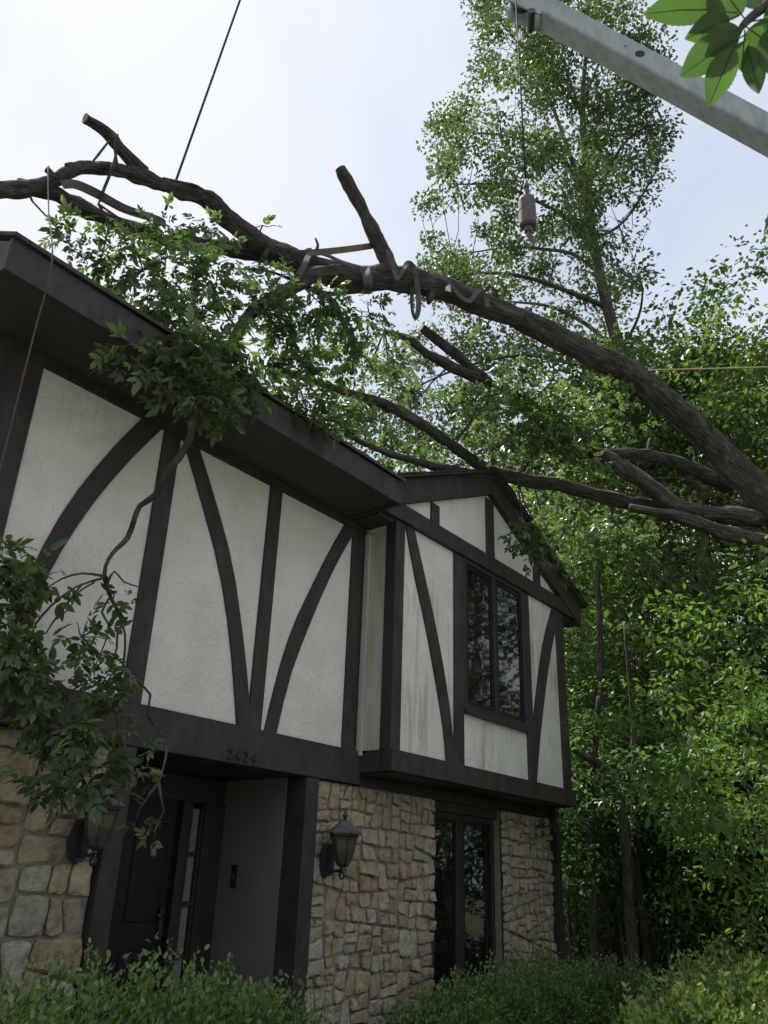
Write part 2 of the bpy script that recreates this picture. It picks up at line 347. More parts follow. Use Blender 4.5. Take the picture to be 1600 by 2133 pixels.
# ------------------------------------------------------------------ foliage builders
TEMPL = {
    'diamond': (np.array([(0, 0, 0), (0.45, 0.26, 0.05), (1, 0, -0.04), (0.45, -0.26, 0.05)]), [(0, 2, 1), (0, 3, 2)]),
    'leaf': (np.array([(0, 0, 0), (0.28, 0.2, 0.045), (0.66, 0.19, 0.03), (1, 0, -0.10), (0.66, -0.19, 0.03), (0.28, -0.2, 0.045), (0.5, 0, -0.01)]),
             [(0, 6, 2, 1), (6, 3, 2), (0, 5, 4, 6), (6, 4, 3)]),
}
def leaves(name, pos, dirv, nrm, length, tone, mat, parent, templ='diamond', width=1.0):
    T, F = TEMPL[templ]; n = len(pos); k = len(T)
    d = dirv/np.linalg.norm(dirv, axis=1, keepdims=True)
    s = np.cross(nrm, d); s /= (np.linalg.norm(s, axis=1, keepdims=True)+1e-9); u = np.cross(d, s)
    Lh = length[:, None, None]
    V = pos[:, None, :] + Lh*(T[None, :, 0, None]*d[:, None, :] + width*T[None, :, 1, None]*s[:, None, :] + T[None, :, 2, None]*u[:, None, :])
    V = V.reshape(-1, 3)
    if parent is not None: V = V - ORG[parent.name]
    flat = np.concatenate([np.array(f) for f in F]); cnt = np.array([len(f) for f in F])
    loops = (flat[None, :] + (np.arange(n)*k)[:, None]).reshape(-1)
    tot = np.tile(cnt, n); st = np.concatenate([[0], np.cumsum(tot)[:-1]])
    me = bpy.data.meshes.new(name)
    me.vertices.add(len(V)); me.vertices.foreach_set('co', V.astype(np.float32).ravel())
    me.loops.add(len(loops)); me.loops.foreach_set('vertex_index', loops.astype(np.int32))
    me.polygons.add(len(tot)); me.polygons.foreach_set('loop_start', st.astype(np.int32)); me.polygons.foreach_set('loop_total', tot.astype(np.int32))
    me.update(calc_edges=True)
    a = me.attributes.new('tone', 'FLOAT', 'POINT'); a.data.foreach_set('value', np.repeat(tone, k).astype(np.float32))
    me.materials.append(mat)
    o = bpy.data.objects.new(name, me); COL.objects.link(o)
    if parent is not None: o.parent = parent; ORG[o.name] = ORG[parent.name]
    return o
def rand_unit(rng, n):
    v = rng.normal(size=(n, 3)); return v/np.linalg.norm(v, axis=1, keepdims=True)
def clump_leaves(rng, centres, radii, per, size, flat=0.7, lay=0.9):
    """leaves scattered round cluster centres; returns pos, dir, normal, length, tone"""
    n = len(centres)*per
    c = np.repeat(np.asarray(centres), per, 0); r = np.repeat(np.asarray(radii), per)
    off = rand_unit(rng, n)*(rng.random(n)**0.45)[:, None]; off[:, 2] *= flat
    pos = c + off*r[:, None]
    d = off*0.9 + rng.normal(size=(n, 3))*0.55; d[:, 2] -= 0.30
    nr = rng.normal(size=(n, 3))*0.55; nr[:, 2] += lay
    ln = size*rng.uniform(0.6, 1.25, n)
    ct = np.repeat(rng.normal(0, 0.12, len(centres)), per)
    tone = np.clip(0.45 + ct + rng.normal(0, 0.17, n), 0, 1)
    return pos, d, nr, ln, tone
def compound_leaves(rng, pts, dirs, size, nl=5):
    """hickory-like compound leaves: terminal leaflet and pairs along a short stalk"""
    P, D, Nn, Ln, To = [], [], [], [], []
    n = len(pts); d = dirs/np.linalg.norm(dirs, axis=1, keepdims=True)
    nr = rng.normal(size=(n, 3))*0.45; nr[:, 2] += 0.9
    s = np.cross(nr, d); s /= np.linalg.norm(s, axis=1, keepdims=True)+1e-9; u = np.cross(d, s)
    sz = size*rng.uniform(0.55, 1.3, n); tone = np.clip(rng.normal(0.45, 0.27, n), 0, 1)
    slots = [(1.0, 0.0, 1.0)] + [(0.78, 0.75, 0.92), (0.78, -0.75, 0.92), (0.38, 1.05, 0.72), (0.38, -1.05, 0.72), (0.1, 1.15, .55), (0.1, -1.15, .55)][:nl-1]
    for t, ang, k in slots:
        a = ang + rng.normal(0, 0.16, n)
        dd = np.cos(a)[:, None]*d + np.sin(a)[:, None]*s + rng.normal(size=(n, 3))*0.13; dd[:, 2] -= 0.12
        P.append(pts + d*(t*sz*0.9)[:, None]); D.append(dd); Nn.append(u + rng.normal(size=(n, 3))*0.28)
        Ln.append(sz*k*rng.uniform(0.85, 1.15, n)); To.append(np.clip(tone+rng.normal(0, .07, n), 0, 1))
    return np.vstack(P), np.vstack(D), np.vstack(Nn), np.concatenate(Ln), np.concatenate(To)
def nearest(P, q):
    return P[np.argmin(((P-q)**2).sum(1))]
def twig(mb, a, b, r0, r1, rng, seg=4, sag=0.12):
    a = np.array(a); b = np.array(b); L = np.linalg.norm(b-a)
    m1 = a+(b-a)*0.35+rng.normal(size=3)*L*sag*0.5; m2 = a+(b-a)*0.7+rng.normal(size=3)*L*sag*0.5; m2[2] += L*0.04
    mb.tube([a, m1, m2, b], [r0, r0*.75+r1*.25, r0*.4+r1*.6, r1], seg, cap=False)

# ------------------------------------------------------------------ ground
def ground():
    n = 60; xs = np.linspace(-1, 1, n); g = np.sign(xs)*np.abs(xs)**2.6*600
    rng = np.random.default_rng(3); m = MB()
    for j in range(n):
        for i in range(n):
            x, y = g[i]+8, g[j]+4
            d = math.hypot(x-6, y-4)
            z = -0.02 + (0.10*math.sin(x*.7)+0.08*math.cos(y*.6))*min(1, max(0, (d-8)/8)) - 0.012*max(0, min(d, 60)-14)
            m.v.append((x, y, z))
    for j in range(n-1):
        for i in range(n-1):
            a = j*n+i; m.f.append((a, a+1, a+n+1, a+n))
    tag(m.build('ground', M['ground'], smooth=True), kind='structure')
ground()

# unseen pale paving added before the house to bounce light onto its front
dr = MB()
for i in range(5):
    for j in range(3):
        dr.quad_box(-7+i*3.6, -7+i*3.6+3.58, -9.0+j*3.2, -9.0+j*3.2+3.18, -.06, .012)
tag(dr.build('bounce_paving', M['gravel'], bevel=.008), kind='structure')

# ------------------------------------------------------------------ house
YW, YB = 5.0, 4.62                             # faces of the timbers on the main front and on the jettied bay
ZS, ZB0, ZB1 = 4.95, 2.405, 2.70               # soffit, sill beam bottom and top
XL, XB0, XB1, XR = 2.04, 6.13, 9.80, 10.02
house = thing('house', 'two-storey half-timbered house with fieldstone ground floor and dark brown trim', 'house', (4.0, 5.0, 0))
W = lambda px, py: tuple(A(px, py, YW)[[0, 2]])
B = lambda px, py: tuple(A(px, py, YB)[[0, 2]])
upper = MB().quad_box(XL, 6.2, 5.022, 5.25, 2.44, 5.02).build('upper_wall', M['stucco'], house)
core = [MB().quad_box(x0, x1, 5.03, 5.2, -0.3, 2.40).build('stone_wall', M['mortar'], house) for x0, x1 in ((5.50, 7.45), (8.76, 10.0), (XL, 3.50))]
back = MB().quad_box(XL, 10.0, 11.8, 12.0, -0.3, 5.0).quad_box(9.8, 10.0, 5.21, 11.79, -0.3, 5.0).quad_box(XL+.002, XL+.2, 5.26, 11.79, -0.3, 4.99).prism_yz([(5.26, 5.0), (11.9, 5.0), (11.9, 5.45), (8.6, 7.35), (5.26, 5.55)], XL+.004, XL+.19)
back.build('rear_wall', M['stucco'], house)
box('floor_slab', M['door'], house, XL+.21, 9.79, 5.26, 11.79, 2.44, 2.6)

def timber_poly(name, poly, y0, y1, bev=0.004):
    return MB().prism_xz(list(poly), y0, y1).build(name, M['brown'], house, bevel=bev)
def post(x0, x1, z0, z1, y0, y1, name='post'):
    return box(name, M['brown'], house, x0, x1, y0, y1, z0, z1, bevel=0.004)
def brace(left, right, plane, y0, y1):
    l = spline([plane(*p) for p in left], 4); r = spline([plane(*p) for p in right], 4)
    k = min(len(l), len(r)); ti = np.linspace(0, len(l)-1, 12); tj = np.linspace(0, len(r)-1, 12)
    lp = [(np.interp(t, range(len(l)), l[:, 0]), np.interp(t, range(len(l)), l[:, 1])) for t in ti]
    rp = [(np.interp(t, range(len(r)), r[:, 0]), np.interp(t, range(len(r)), r[:, 1])) for t in tj]
    m = MB()                                   # strip of quads with thickness
    for (x, z) in lp: m.v += [(x, y0, z), (x, y1, z)]
    for (x, z) in rp: m.v += [(x, y0, z), (x, y1, z)]
    n = len(lp)
    for i in range(n-1):
        a, b, c, d = 2*i, 2*i+2, 2*n+2*i, 2*n+2*i+2
        m.f += [(a, b, d, c), (a, a+1, b+1, b), (c, d, d+1, c+1), (a+1, c+1, d+1, b+1)]
    m.f += [(0, 2*n, 2*n+1, 1), (2*n-2, 2*n-1, 4*n-1, 4*n-2)]
    return m.build('curved_brace', M['brown'], house)
# main front
post(2.025, 2.405, 2.70, 4.96, YW-.004, 5.03)
post(3.495, 3.66, 2.70, 4.96, YW-.002, 5.03)
post(4.715, 4.865, 2.70, 4.96, YW-.002, 5.03)
post(5.905, 6.12, 2.70, 4.96, YW-.002, 5.03)
brace([(312, 858), (235, 935), (150, 1040), (78, 1165), (40, 1260), (10, 1360)], [(347, 885), (270, 960), (190, 1055), (110, 1180), (75, 1270), (45, 1370)], W, YW+.001, 5.03)
brace([(372, 880), (390, 935), (425, 1055), (458, 1180), (479, 1310), (490, 1430), (496, 1520)], [(396, 880), (410, 915), (452, 1050), (485, 1175), (505, 1310), (517, 1420), (524, 1520)], W, YW+.001, 5.03)
brace([(735, 1055), (724, 1085), (690, 1145), (655, 1215), (615, 1300), (582, 1400), (552, 1525)], [(760, 1060), (744, 1100), (712, 1155), (680, 1220), (642, 1310), (605, 1410), (576, 1530)], W, YW+.001, 5.03)
# sill beam over the entry
box('sill_beam', M['brown'], house, XL, 6.128, 4.955, 5.04, ZB0, ZB1, bevel=0.006)
# house number
def digits(text, x, z, y, h, dx, parent):
    for i, ch in enumerate(text):
        cu = bpy.data.curves.new('digit', 'FONT'); cu.body = ch; cu.size = h*1.38; cu.extrude = 0.006; cu.bevel_depth = 0.0015
        tmp = bpy.data.objects.new('tmp', cu); COL.objects.link(tmp)
        dg = bpy.context.evaluated_depsgraph_get()
        me = bpy.data.meshes.new_from_object(tmp.evaluated_get(dg)); me.name = 'digit'
        bpy.data.objects.remove(tmp)
        me.transform(Matrix.Translation(Vector((x+i*dx, y, z))-Vector(ORG[parent.name])) @ Matrix.Rotation(math.pi/2, 4, 'X'))
        me.materials.clear(); me.materials.append(M['brown_smooth'])
        o = bpy.data.objects.new('digit', me); COL.objects.link(o); o.parent = parent
p0 = W(463, 1582); p1 = W(513, 1594)
digits('2424', p0[0], p0[1]+.005, 4.947, 0.082, (p1[0]-p0[0])/3, house)

# recessed entry
box('entry_ceiling', M['brown_smooth'], house, 3.3, 5.60, 5.045, 6.2, 2.404, 2.43)
box('entry_side_panel', M['olive'], house, 5.42, 5.49, 5.20, 5.96, 0.0, 2.403)
box('entry_post', M['brown'], house, 5.425, 5.585, 4.965, 5.195, -0.2, 2.402, bevel=0.006)
box('entry_post', M['brown'], house, 3.505, 3.655, 4.955, 5.195, -0.2, 2.402, bevel=0.006)
box('entry_side_wall', M['brown_smooth'], house, 3.3, 3.62, 5.20, 6.1, 0.0, 2.403)
box('entry_floor', M['gravel'], house, 3.3, 5.5, 4.6, 6.2, -0.2, 0.12)
ed = MB().quad_box(3.62, 4.0, 5.96, 6.06, 0.12, 2.40).quad_box(4.0, 5.42, 5.96, 6.06, 2.19, 2.40).quad_box(4.94, 5.02, 5.93, 6.06, 0.12, 2.19).quad_box(5.19, 5.42, 5.93, 6.06, 0.12, 2.19)
ed.build('door_frame', M['brown_smooth'], house, bevel=0.004)
door = MB().quad_box(4.0, 4.94, 5.99, 6.04, 0.12, 2.19).build('door', M['door'], house)
for zz in (0.3, 1.25):
    for xx in (4.1, 4.52):
        MB().quad_box(xx, xx+.32, 5.978, 5.992, zz, zz+.75).build('door_panel', M['door'], door, bevel=0.012)
MB().quad_box(4.86, 4.905, 5.97, 5.988, 1.12, 1.36).build('handle_plate', M['brass'], door)
MB().tube([(4.88, 5.985, 1.3), (4.88, 5.93, 1.3), (4.80, 5.925, 1.3)], [.011, .011, .009], 8).build('handle', M['brass'], door, smooth=True)
sl = MB().quad_box(5.03, 5.06, 5.945, 6.0, 0.2, 2.18).quad_box(5.155, 5.185, 5.945, 6.0, 0.2, 2.18)
sl = sl.build('sidelight', M['brown_smooth'], house)
zz = np.linspace(0.22, 2.16, 6)
for i in range(5):
    MB().quad_box(5.065, 5.15, 5.97, 5.98, zz[i]+.02, zz[i+1]-.02).build('pane', M['frost'], sl)
    MB().quad_box(5.062, 5.153, 5.95, 5.998, zz[i]-.018, zz[i]+.018).build('glazing_bar', M['brown_smooth'], sl)
pp = AX(490, 1825, 5.415)
bell = box('doorbell', M['iron'], house, 5.40, 5.421, pp[1]-.045, pp[1]+.045, pp[2]-.09, pp[2]+.09, bevel=0.008)
MB().quad_box(5.395, 5.402, pp[1]-.012, pp[1]+.012, pp[2]-.02, pp[2]+.01).build('button', M['capmetal'], bell)

# stones: recursive splitting of a rectangle into irregular blocks
def split_stones(poly, target, rng, out):
    P = np.array(poly); x, y = P[:, 0], P[:, 1]
    ar = 0.5*abs(np.dot(x, np.roll(y, -1))-np.dot(y, np.roll(x, -1)))
    w, h = np.ptp(x), np.ptp(y)
    if ar < target*rng.uniform(0.55, 1.7) and w < 2.5*h: out.append(P); return
    if ar < target*0.3: out.append(P); return
    best = None
    for tr in range(9):
        c = P.mean(0) + rng.uniform(-.20, .20, 2)*(w, h)
        ang = rng.normal(0, 0.15) + (math.pi/2 if w > h*1.25 else 0.0)
        n = np.array([-math.sin(ang), math.cos(ang)]); dd = (P-c)@n
        a, b = [], []; k = len(P)
        for i in range(k):
            j = (i+1) % k
            (a if dd[i] >= 0 else b).append(P[i])
            if (dd[i] >= 0) != (dd[j] >= 0):
                q = P[i]+(P[j]-P[i])*dd[i]/(dd[i]-dd[j]); a.append(q); b.append(q)
        if len(a) < 3 or len(b) < 3: continue
        sc = []
        for s in (np.array(a), np.array(b)):   # how compact each half is, and its sharpest corner
            e = np.roll(s, -1, 0)-s; L_ = np.linalg.norm(e, axis=1)+1e-9; e = e/L_[:, None]
            A_ = 0.5*abs(np.dot(s[:, 0], np.roll(s[:, 1], -1))-np.dot(s[:, 1], np.roll(s[:, 0], -1)))
            sc.append(A_/L_.sum()**2 - .03*max(0, float((-(e*np.roll(e, 1, 0)).sum(1)).max())))
        if best is None or min(sc) > best[0]: best = (min(sc), a, b)
        if best[0] > .046: break
    if best is None: out.append(P); return
    _, a, b = best
    split_stones(a, target, rng, out); split_stones(b, target, rng, out)
def stone_mesh(P, rng, parent, gap, yfront):
    c = P.mean(0); k = len(P); ring = []
    per = np.linalg.norm(np.roll(P, -1, 0)-P, axis=1).sum()
    for i in range(k):                         # resample edges, chip the corners, roughen
        p, q = P[i], P[(i+1) % k]; L = np.linalg.norm(q-p)
        if L < 1e-4: continue
        m = max(1, int(round(L/per*13)))
        for t in range(m):
            s = t/m; z = p+(q-p)*s
            if t == 0: z = z + (c-z)*rng.uniform(0.04, 0.16)
            ring.append(z)
    ring = np.array(ring); d = c-ring; dl = np.linalg.norm(d, axis=1, keepdims=True)
    ring = ring + d/dl*np.minimum(gap*rng.uniform(0.5, 1.8, (len(ring), 1)), dl*0.4)
    n = len(ring); proud = rng.uniform(0.014, 0.048); tl = rng.normal(0, 0.10, 2)
    m = MB(); hgt = lambda z, s: yfront - proud*s + float(np.clip((z-c)@tl, -.02, .02)) + rng.uniform(-.006, .006)
    m.v += [(z[0], 5.035, z[1]) for z in ring]
    m.v += [(z[0], hgt(z, .72), z[1]) for z in ring]
    ins = ring+(c-ring)*rng.uniform(0.10, 0.28, (n, 1))
    m.v += [(z[0], hgt(z, 1.0), z[1]) for z in ins]
    m.v.append((c[0], hgt(c, 1.08), c[1]))
    for i in range(n):
        j = (i+1) % n
        m.f += [(i, j, n+j, n+i), (n+i, n+j, 2*n+j, 2*n+i), (2*n+i, 2*n+j, 3*n)]
    f2 = []
    a = sum(ring[i][0]*ring[(i+1) % n][1]-ring[(i+1) % n][0]*ring[i][1] for i in range(n))
    if a < 0: m.f = [f[::-1] for f in m.f]
    o = m.build('stone', M['stone'], parent); return o
rng = np.random.default_rng(11)
for wi, (x0, x1, z0, z1, tgt) in enumerate(((5.59, 7.44, -0.1, 2.40, 0.027), (8.77, 10.0, -0.1, 2.40, 0.024), (2.05, 3.50, -0.1, 2.40, 0.050))):
    L = []; split_stones([(x0, z0), (x1, z0), (x1, z1), (x0, z1)], tgt, rng, L)
    for P in L:
        if P[:, 1].max() > 0.35: stone_mesh(P, rng, core[wi], 0.009, 5.03)

# ground-floor window in the stone
def window(x0, x1, y, z0, z1, mull, fw, name='window', mat='glass', depth_=0.05, pw=0.035):
    m = MB().quad_box(x0, x0+fw, y, y+depth_, z0, z1).quad_box(x1-fw, x1, y, y+depth_, z0, z1)
    m.quad_box(x0+fw, x1-fw, y, y+depth_, z0, z0+fw).quad_box(x0+fw, x1-fw, y, y+depth_, z1-fw, z1)
    xs = [x0+fw]
    for c, w in mull:
        m.quad_box(c-w/2, c+w/2, y+.004, y+depth_, z0+fw, z1-fw); xs += [c-w/2, c+w/2]
    xs.append(x1-fw)
    fr = m.build(name, M['brown_smooth'], house, bevel=0.004)
    for i in range(0, len(xs), 2):
        a, b = xs[i], xs[i+1]
        s = MB().quad_box(a, a+pw, y+.015, y+.04, z0+fw, z1-fw).quad_box(b-pw, b, y+.015, y+.04, z0+fw, z1-fw)
        s.quad_box(a+pw, b-pw, y+.015, y+.04, z0+fw, z0+fw+pw).quad_box(a+pw, b-pw, y+.015, y+.04, z1-fw-pw, z1-fw)
        s.build('sash', M['door'], fr)
        MB().quad_box(a+pw, b-pw, y+.026, y+.031, z0+fw+pw, z1-fw-pw).build('pane', M[mat], fr)
    return fr
window(7.45, 8.76, 5.10, 0.55, 2.30, [(8.05, 0.14)], 0.06)
rv = MB().quad_box(7.40, 7.449, 5.02, 5.2, 0.5, 2.40).quad_box(8.765, 8.81, 5.02, 5.2, 0.5, 2.40).quad_box(7.45, 8.76, 5.06, 5.2, 2.302, 2.40).quad_box(7.45, 8.76, 5.0, 5.2, 0.45, 0.548)
rv.build('window_reveal', M['brown_smooth'], house)
box('wall_below_window', M['mortar'], house, 7.452, 8.758, 5.05, 5.2, -0.3, 0.448)
box('jetty_bearer', M['brown_smooth'], house, 6.2, 10.0, 5.021, 5.2, 2.401, 2.64)
post(10.003, 10.10, -0.3, 2.58, 4.93, 5.25, 'corner_post')

# jettied bay
bw = MB().quad_box(XB0+.02, XB1-.02, YB+.022, 5.0, 2.62, 5.0)
gz = lambda x: 5.98 - 0.452*abs(x-7.99)
bw.prism_xz([(XB0+.02, 5.001), (XB1-.02, 5.001), (XB1-.02, gz(XB1)), (7.99, gz(7.99)), (XB0+.02, gz(XB0))], YB+.022, 4.9)
bw.build('bay_wall', M['stucco_bay'], house)
box('bay_floor', M['brown_smooth'], house, XB0+.03, XB1-.03, YB+.03, 5.02, 2.50, 2.615)
# bay sill beam: front and returns
box('bay_sill_beam', M['brown'], house, XB0-.012, XB1+.09, YB-.035, YB+.10, 2.515, 2.705, bevel=0.006)
box('bay_sill_beam', M['brown'], house, XB0-.012, XB0+.10, YB+.101, 4.953, 2.515, 2.705)
box('bay_sill_beam', M['brown'], house, XB1-.02, XB1+.09, YB+.101, 5.02, 2.515, 2.705)
# bay side: cream strip, corner board, downspout channel
box('side_strip', M['cream'], house, XB0-.003, XB0+.021, 4.745, 4.93, 2.706, 4.88)
box('corner_board', M['brown_smooth'], house, XB0-.012, XB0+.01, YB+.001, 4.742, 2.706, 4.96)
sp = MB().quad_box(XB0-.045, XB0-.006, 4.935, 4.95, 2.66, 4.86).quad_box(XB0-.05, XB0-.03, 4.95, 4.985, 2.66, 4.86).quad_box(XB0-.012, XB0-.004, 4.90, 4.934, 2.68, 4.86)
sp.build('downspout_channel', M['cream'], house)
box('corner_board', M['brown_smooth'], house, XB1-.02, XB1+.012, YB+.001, 5.0, 2.706, 4.96)
# bay timbers
yb0, yb1 = YB, YB+.03
post(XB0, 6.275, 2.705, 4.97, yb0, yb1)
post(7.205, 7.385, 2.705, 4.97, yb0, yb1)
post(8.765, 8.915, 2.705, 4.97, yb0, yb1)
post(9.79, 9.86, 2.705, 4.97, yb0-.004, YB+.10)
post(9.66, 9.788, 2.705, 4.97, yb0+.0, yb1)
brace([(840, 1070), (847, 1095), (866, 1200), (888, 1300), (910, 1420), (926, 1520), (932, 1590)], [(858, 1080), (863, 1097), (886, 1200), (908, 1300), (930, 1420), (943, 1520), (949, 1590)], B, YB+.002, yb1)
brace([(1156, 1255), (1150, 1272), (1135, 1330), (1124, 1400), (1113, 1500), (1106, 1590), (1104, 1640)], [(1170, 1262), (1165, 1280), (1152, 1340), (1141, 1410), (1129, 1510), (1121, 1600), (1119, 1650)], B, YB+.002, yb1)
window(7.387, 8.763, YB-.005, 3.285, 4.972, [(8.06, 0.07)], 0.055, pw=0.05)
box('window_sill', M['brown_smooth'], house, 7.387, 8.763, YB-.03, YB+.02, 3.235, 3.283)
# gable: tie beam, rafters, struts
XC, PK, SL = 7.99, 6.27, 0.455
def ztop(x): return PK - SL*abs(x-XC)
xa, xb = 5.84, 10.36
timber_poly('tie_beam', [(xa+.0, 4.975), (xb, 4.975), (xb-.02, 5.165), (xa+.02, 5.165)], YB-.03, YB+.03)
timber_poly('rake_board', [(xa-.0, ztop(xa)-.29), (XC-.002, PK-.29), (XC-.002, PK), (xa, ztop(xa))], YB-.045, YB+.025)
timber_poly('rake_board', [(XC+.002, PK-.29), (xb, ztop(xb)-.29), (xb, ztop(xb)), (XC+.002, PK)], YB-.045, YB+.025)
for (x0, x1) in ((6.75, 6.905), (7.92, 8.095), (9.10, 9.27)):
    post(x0, x1, 5.166, min(ztop(x0), ztop(x1))-.295, YB-.002, yb1, 'gable_strut')
# roofs
roof = MB()
def slab(m, pts, t):                           # quad pts with thickness t straight down
    n = len(m.v); m.v += [tuple(p) for p in pts] + [(p[0], p[1], p[2]-t) for p in pts]
    m.f += [(n, n+1, n+2, n+3), (n+7, n+6, n+5, n+4)] + [(n+i, n+4+i, n+4+(i+1) % 4, n+(i+1) % 4) for i in range(4)]
MP = 0.55; YE, ZE = 4.30, 5.165
slab(roof, [(XL-.35, YE-.03, ZE+.02), (5.80, YE-.03, ZE+.02), (5.80, 8.6, ZE+.02+MP*(8.6-YE+.03)), (XL-.35, 8.6, ZE+.02+MP*(8.6-YE+.03))], 0.03)
slab(roof, [(5.80, 5.2, ZE+.02+MP*(5.2-YE+.03)), (10.3, 5.2, ZE+.02+MP*(5.2-YE+.03)), (10.3, 8.6, ZE+.02+MP*(8.6-YE+.03)), (5.80, 8.6, ZE+.02+MP*(8.6-YE+.03))], 0.10)
slab(roof, [(XL-.35, 8.601, 7.56), (10.3, 8.601, 7.56), (10.3, 12.6, 5.3), (XL-.35, 12.6, 5.3)], 0.10)
main_roof = roof.build('main_roof', M['shingle'], house)
box('fascia', M['brown'], house, XL-.35, 5.76, YE-.002, YE+.028, 4.91, 5.15, bevel=0.004)
sf = box('soffit', M['soffit'], house, XL-.35, 5.75, YE+.029, 5.02, 4.948, 4.975)
box('frieze_board', M['brown'], house, XL, 5.90, 4.985, 5.02, 4.875, 4.947)
bay_roof = MB()
for s in (-1, 1):
    xe = XC + s*2.42
    pts = [(xe, YB-.12, ztop(xe)+.03), (XC, YB-.12, PK+.03), (XC, 6.9, PK+.03), (xe, 5.6, ztop(xe)+.03)]
    slab(bay_roof, pts if s < 0 else pts[::-1], 0.028)
br = bay_roof.build('bay_roof', M['shingle'], house)
# shingle courses along the visible rake edges
rng = np.random.default_rng(5)
for s in (-1, 1):
    k = 0; u = 0.02
    while u < 2.40:
        w_ = 0.13*rng.uniform(.9, 1.1); xA, xB_ = XC+s*(2.45-u), XC+s*(2.45-u-w_-.06)
        y0 = YB-.13-rng.uniform(0, .018); lift = 0.036+rng.uniform(0, .006)
        pts = [(xA, y0, ztop(xA)+lift+.008), (xB_, y0, ztop(xB_)+lift), (xB_, 4.95, ztop(xB_)+lift), (xA, 4.95, ztop(xA)+lift+.008)]
        m = MB(); slab(m, pts if s < 0 else pts[::-1], 0.009); m.build('shingle', M['shingle'], br); u += w_
# bay eave soffits, left return closed with a soffit box
box('bay_soffit', M['soffit'], house, 5.86, XB0+.01, YB+.03, 5.0, 4.94, 4.97)
box('bay_soffit', M['soffit'], house, XB1-.01, 10.34, YB+.03, 5.5, 4.94, 4.97)
box('bay_fascia', M['brown'], house, 10.342, 10.37, YB+.03, 5.5, 4.93, 5.17)
# ends of the main eave
MB().prism_yz([(YE, 4.912), (5.0, 4.912), (5.0, 5.50), (YE, 5.12)], XL-.352, XL-.33).build('eave_end_board', M['brown'], house)
MB().prism_yz([(YE, 4.912), (4.98, 4.912), (4.98, 5.45), (YE, 5.10)], 5.752, 5.775).build('eave_end_board', M['brown'], house)

# ------------------------------------------------------------------ lanterns
def lantern(x, y, z, label):
    t = thing('wall_lantern', label, 'lantern', (x, 4.95, z-.12), 'lanterns beside the entry')
    bp = MB(); n = 20
    bp.v += [(x+.062*math.cos(i*2*math.pi/n), 4.935, z-.08+.125*math.sin(i*2*math.pi/n)) for i in range(n)]
    bp.v += [(x+.072*math.cos(i*2*math.pi/n), 4.985, z-.08+.14*math.sin(i*2*math.pi/n)) for i in range(n)]
    bp.f.append(tuple(range(n)))
    bp.f += [(i, n+i, n+(i+1) % n, (i+1) % n) for i in range(n)]
    bp.build('backplate', M['iron'], t)
    a = spline([(x, 4.94, z-.10), (x, 4.90, z-.155), (x, 4.85, z-.165), (x, y+.01, z-.15), (x, y, z-.12)], 4)
    m = MB().tube(a, [.012]*len(a), 8)
    th = np.linspace(0, 2*math.pi, 15); m.tube([(x, y+.005+.026*math.cos(q), z-.195+.026*math.sin(q)) for q in th], [.009]*15, 6)
    m.tube(spline([(x, 4.94, z-.06), (x, 4.905, z-.09), (x, 4.895, z-.135), (x, 4.91, z-.175), (x, 4.925, z-.165)], 4), [.008]*17, 6)
    m.build('bracket', M['iron'], t, smooth=True)
    prof = [(.03, -.125), (.052, -.105), (.075, -.06), (.092, 0.0), (.102, .07), (.118, .115)]
    MB().lathe([(.012, -.16), (.022, -.15), (.018, -.135), (.035, -.124)], (x, y, z), 12).build('base_cup', M['iron'], t)
    for k in range(6):                         # six curved panes and ribs
        a0, a1 = math.pi/3*k, math.pi/3*(k+1)
        g = MB()
        for r, h in prof: g.v += [(x+(r-.004)*math.cos(a0), y+(r-.004)*math.sin(a0), z+h), (x+(r-.004)*math.cos(a1), y+(r-.004)*math.sin(a1), z+h)]
        g.f += [(2*i, 2*i+1, 2*i+3, 2*i+2) for i in range(len(prof)-1)]
        g.build('pane', M['lampglass'], t)
        MB().tube([(x+r*math.cos(a0), y+r*math.sin(a0), z+h) for r, h in prof], [.0065]*len(prof), 5).build('rib', M['iron'], t)
    MB().lathe([(.112, .10), (.124, .108), (.126, .128), (.12, .135)], (x, y, z), 6).build('rim', M['iron'], t)
    MB().lathe([(.15, .125), (.153, .135), (.115, .165), (.075, .195), (.045, .225), (.03, .235)], (x, y, z), 6).build('cap', M['capmetal'], t)
    MB().lathe([(.018, .232), (.012, .248), (.022, .262), (.024, .275), (.012, .292), (.006, .315), (.002, .33)], (x, y, z), 10).build('finial', M['iron'], t, smooth=True)
lantern(5.74, 4.79, 1.84, 'black wall lantern on the stone right of the entry')
lantern(3.33, 4.79, 1.86, 'black wall lantern on the stone left of the entry, partly behind leaves')

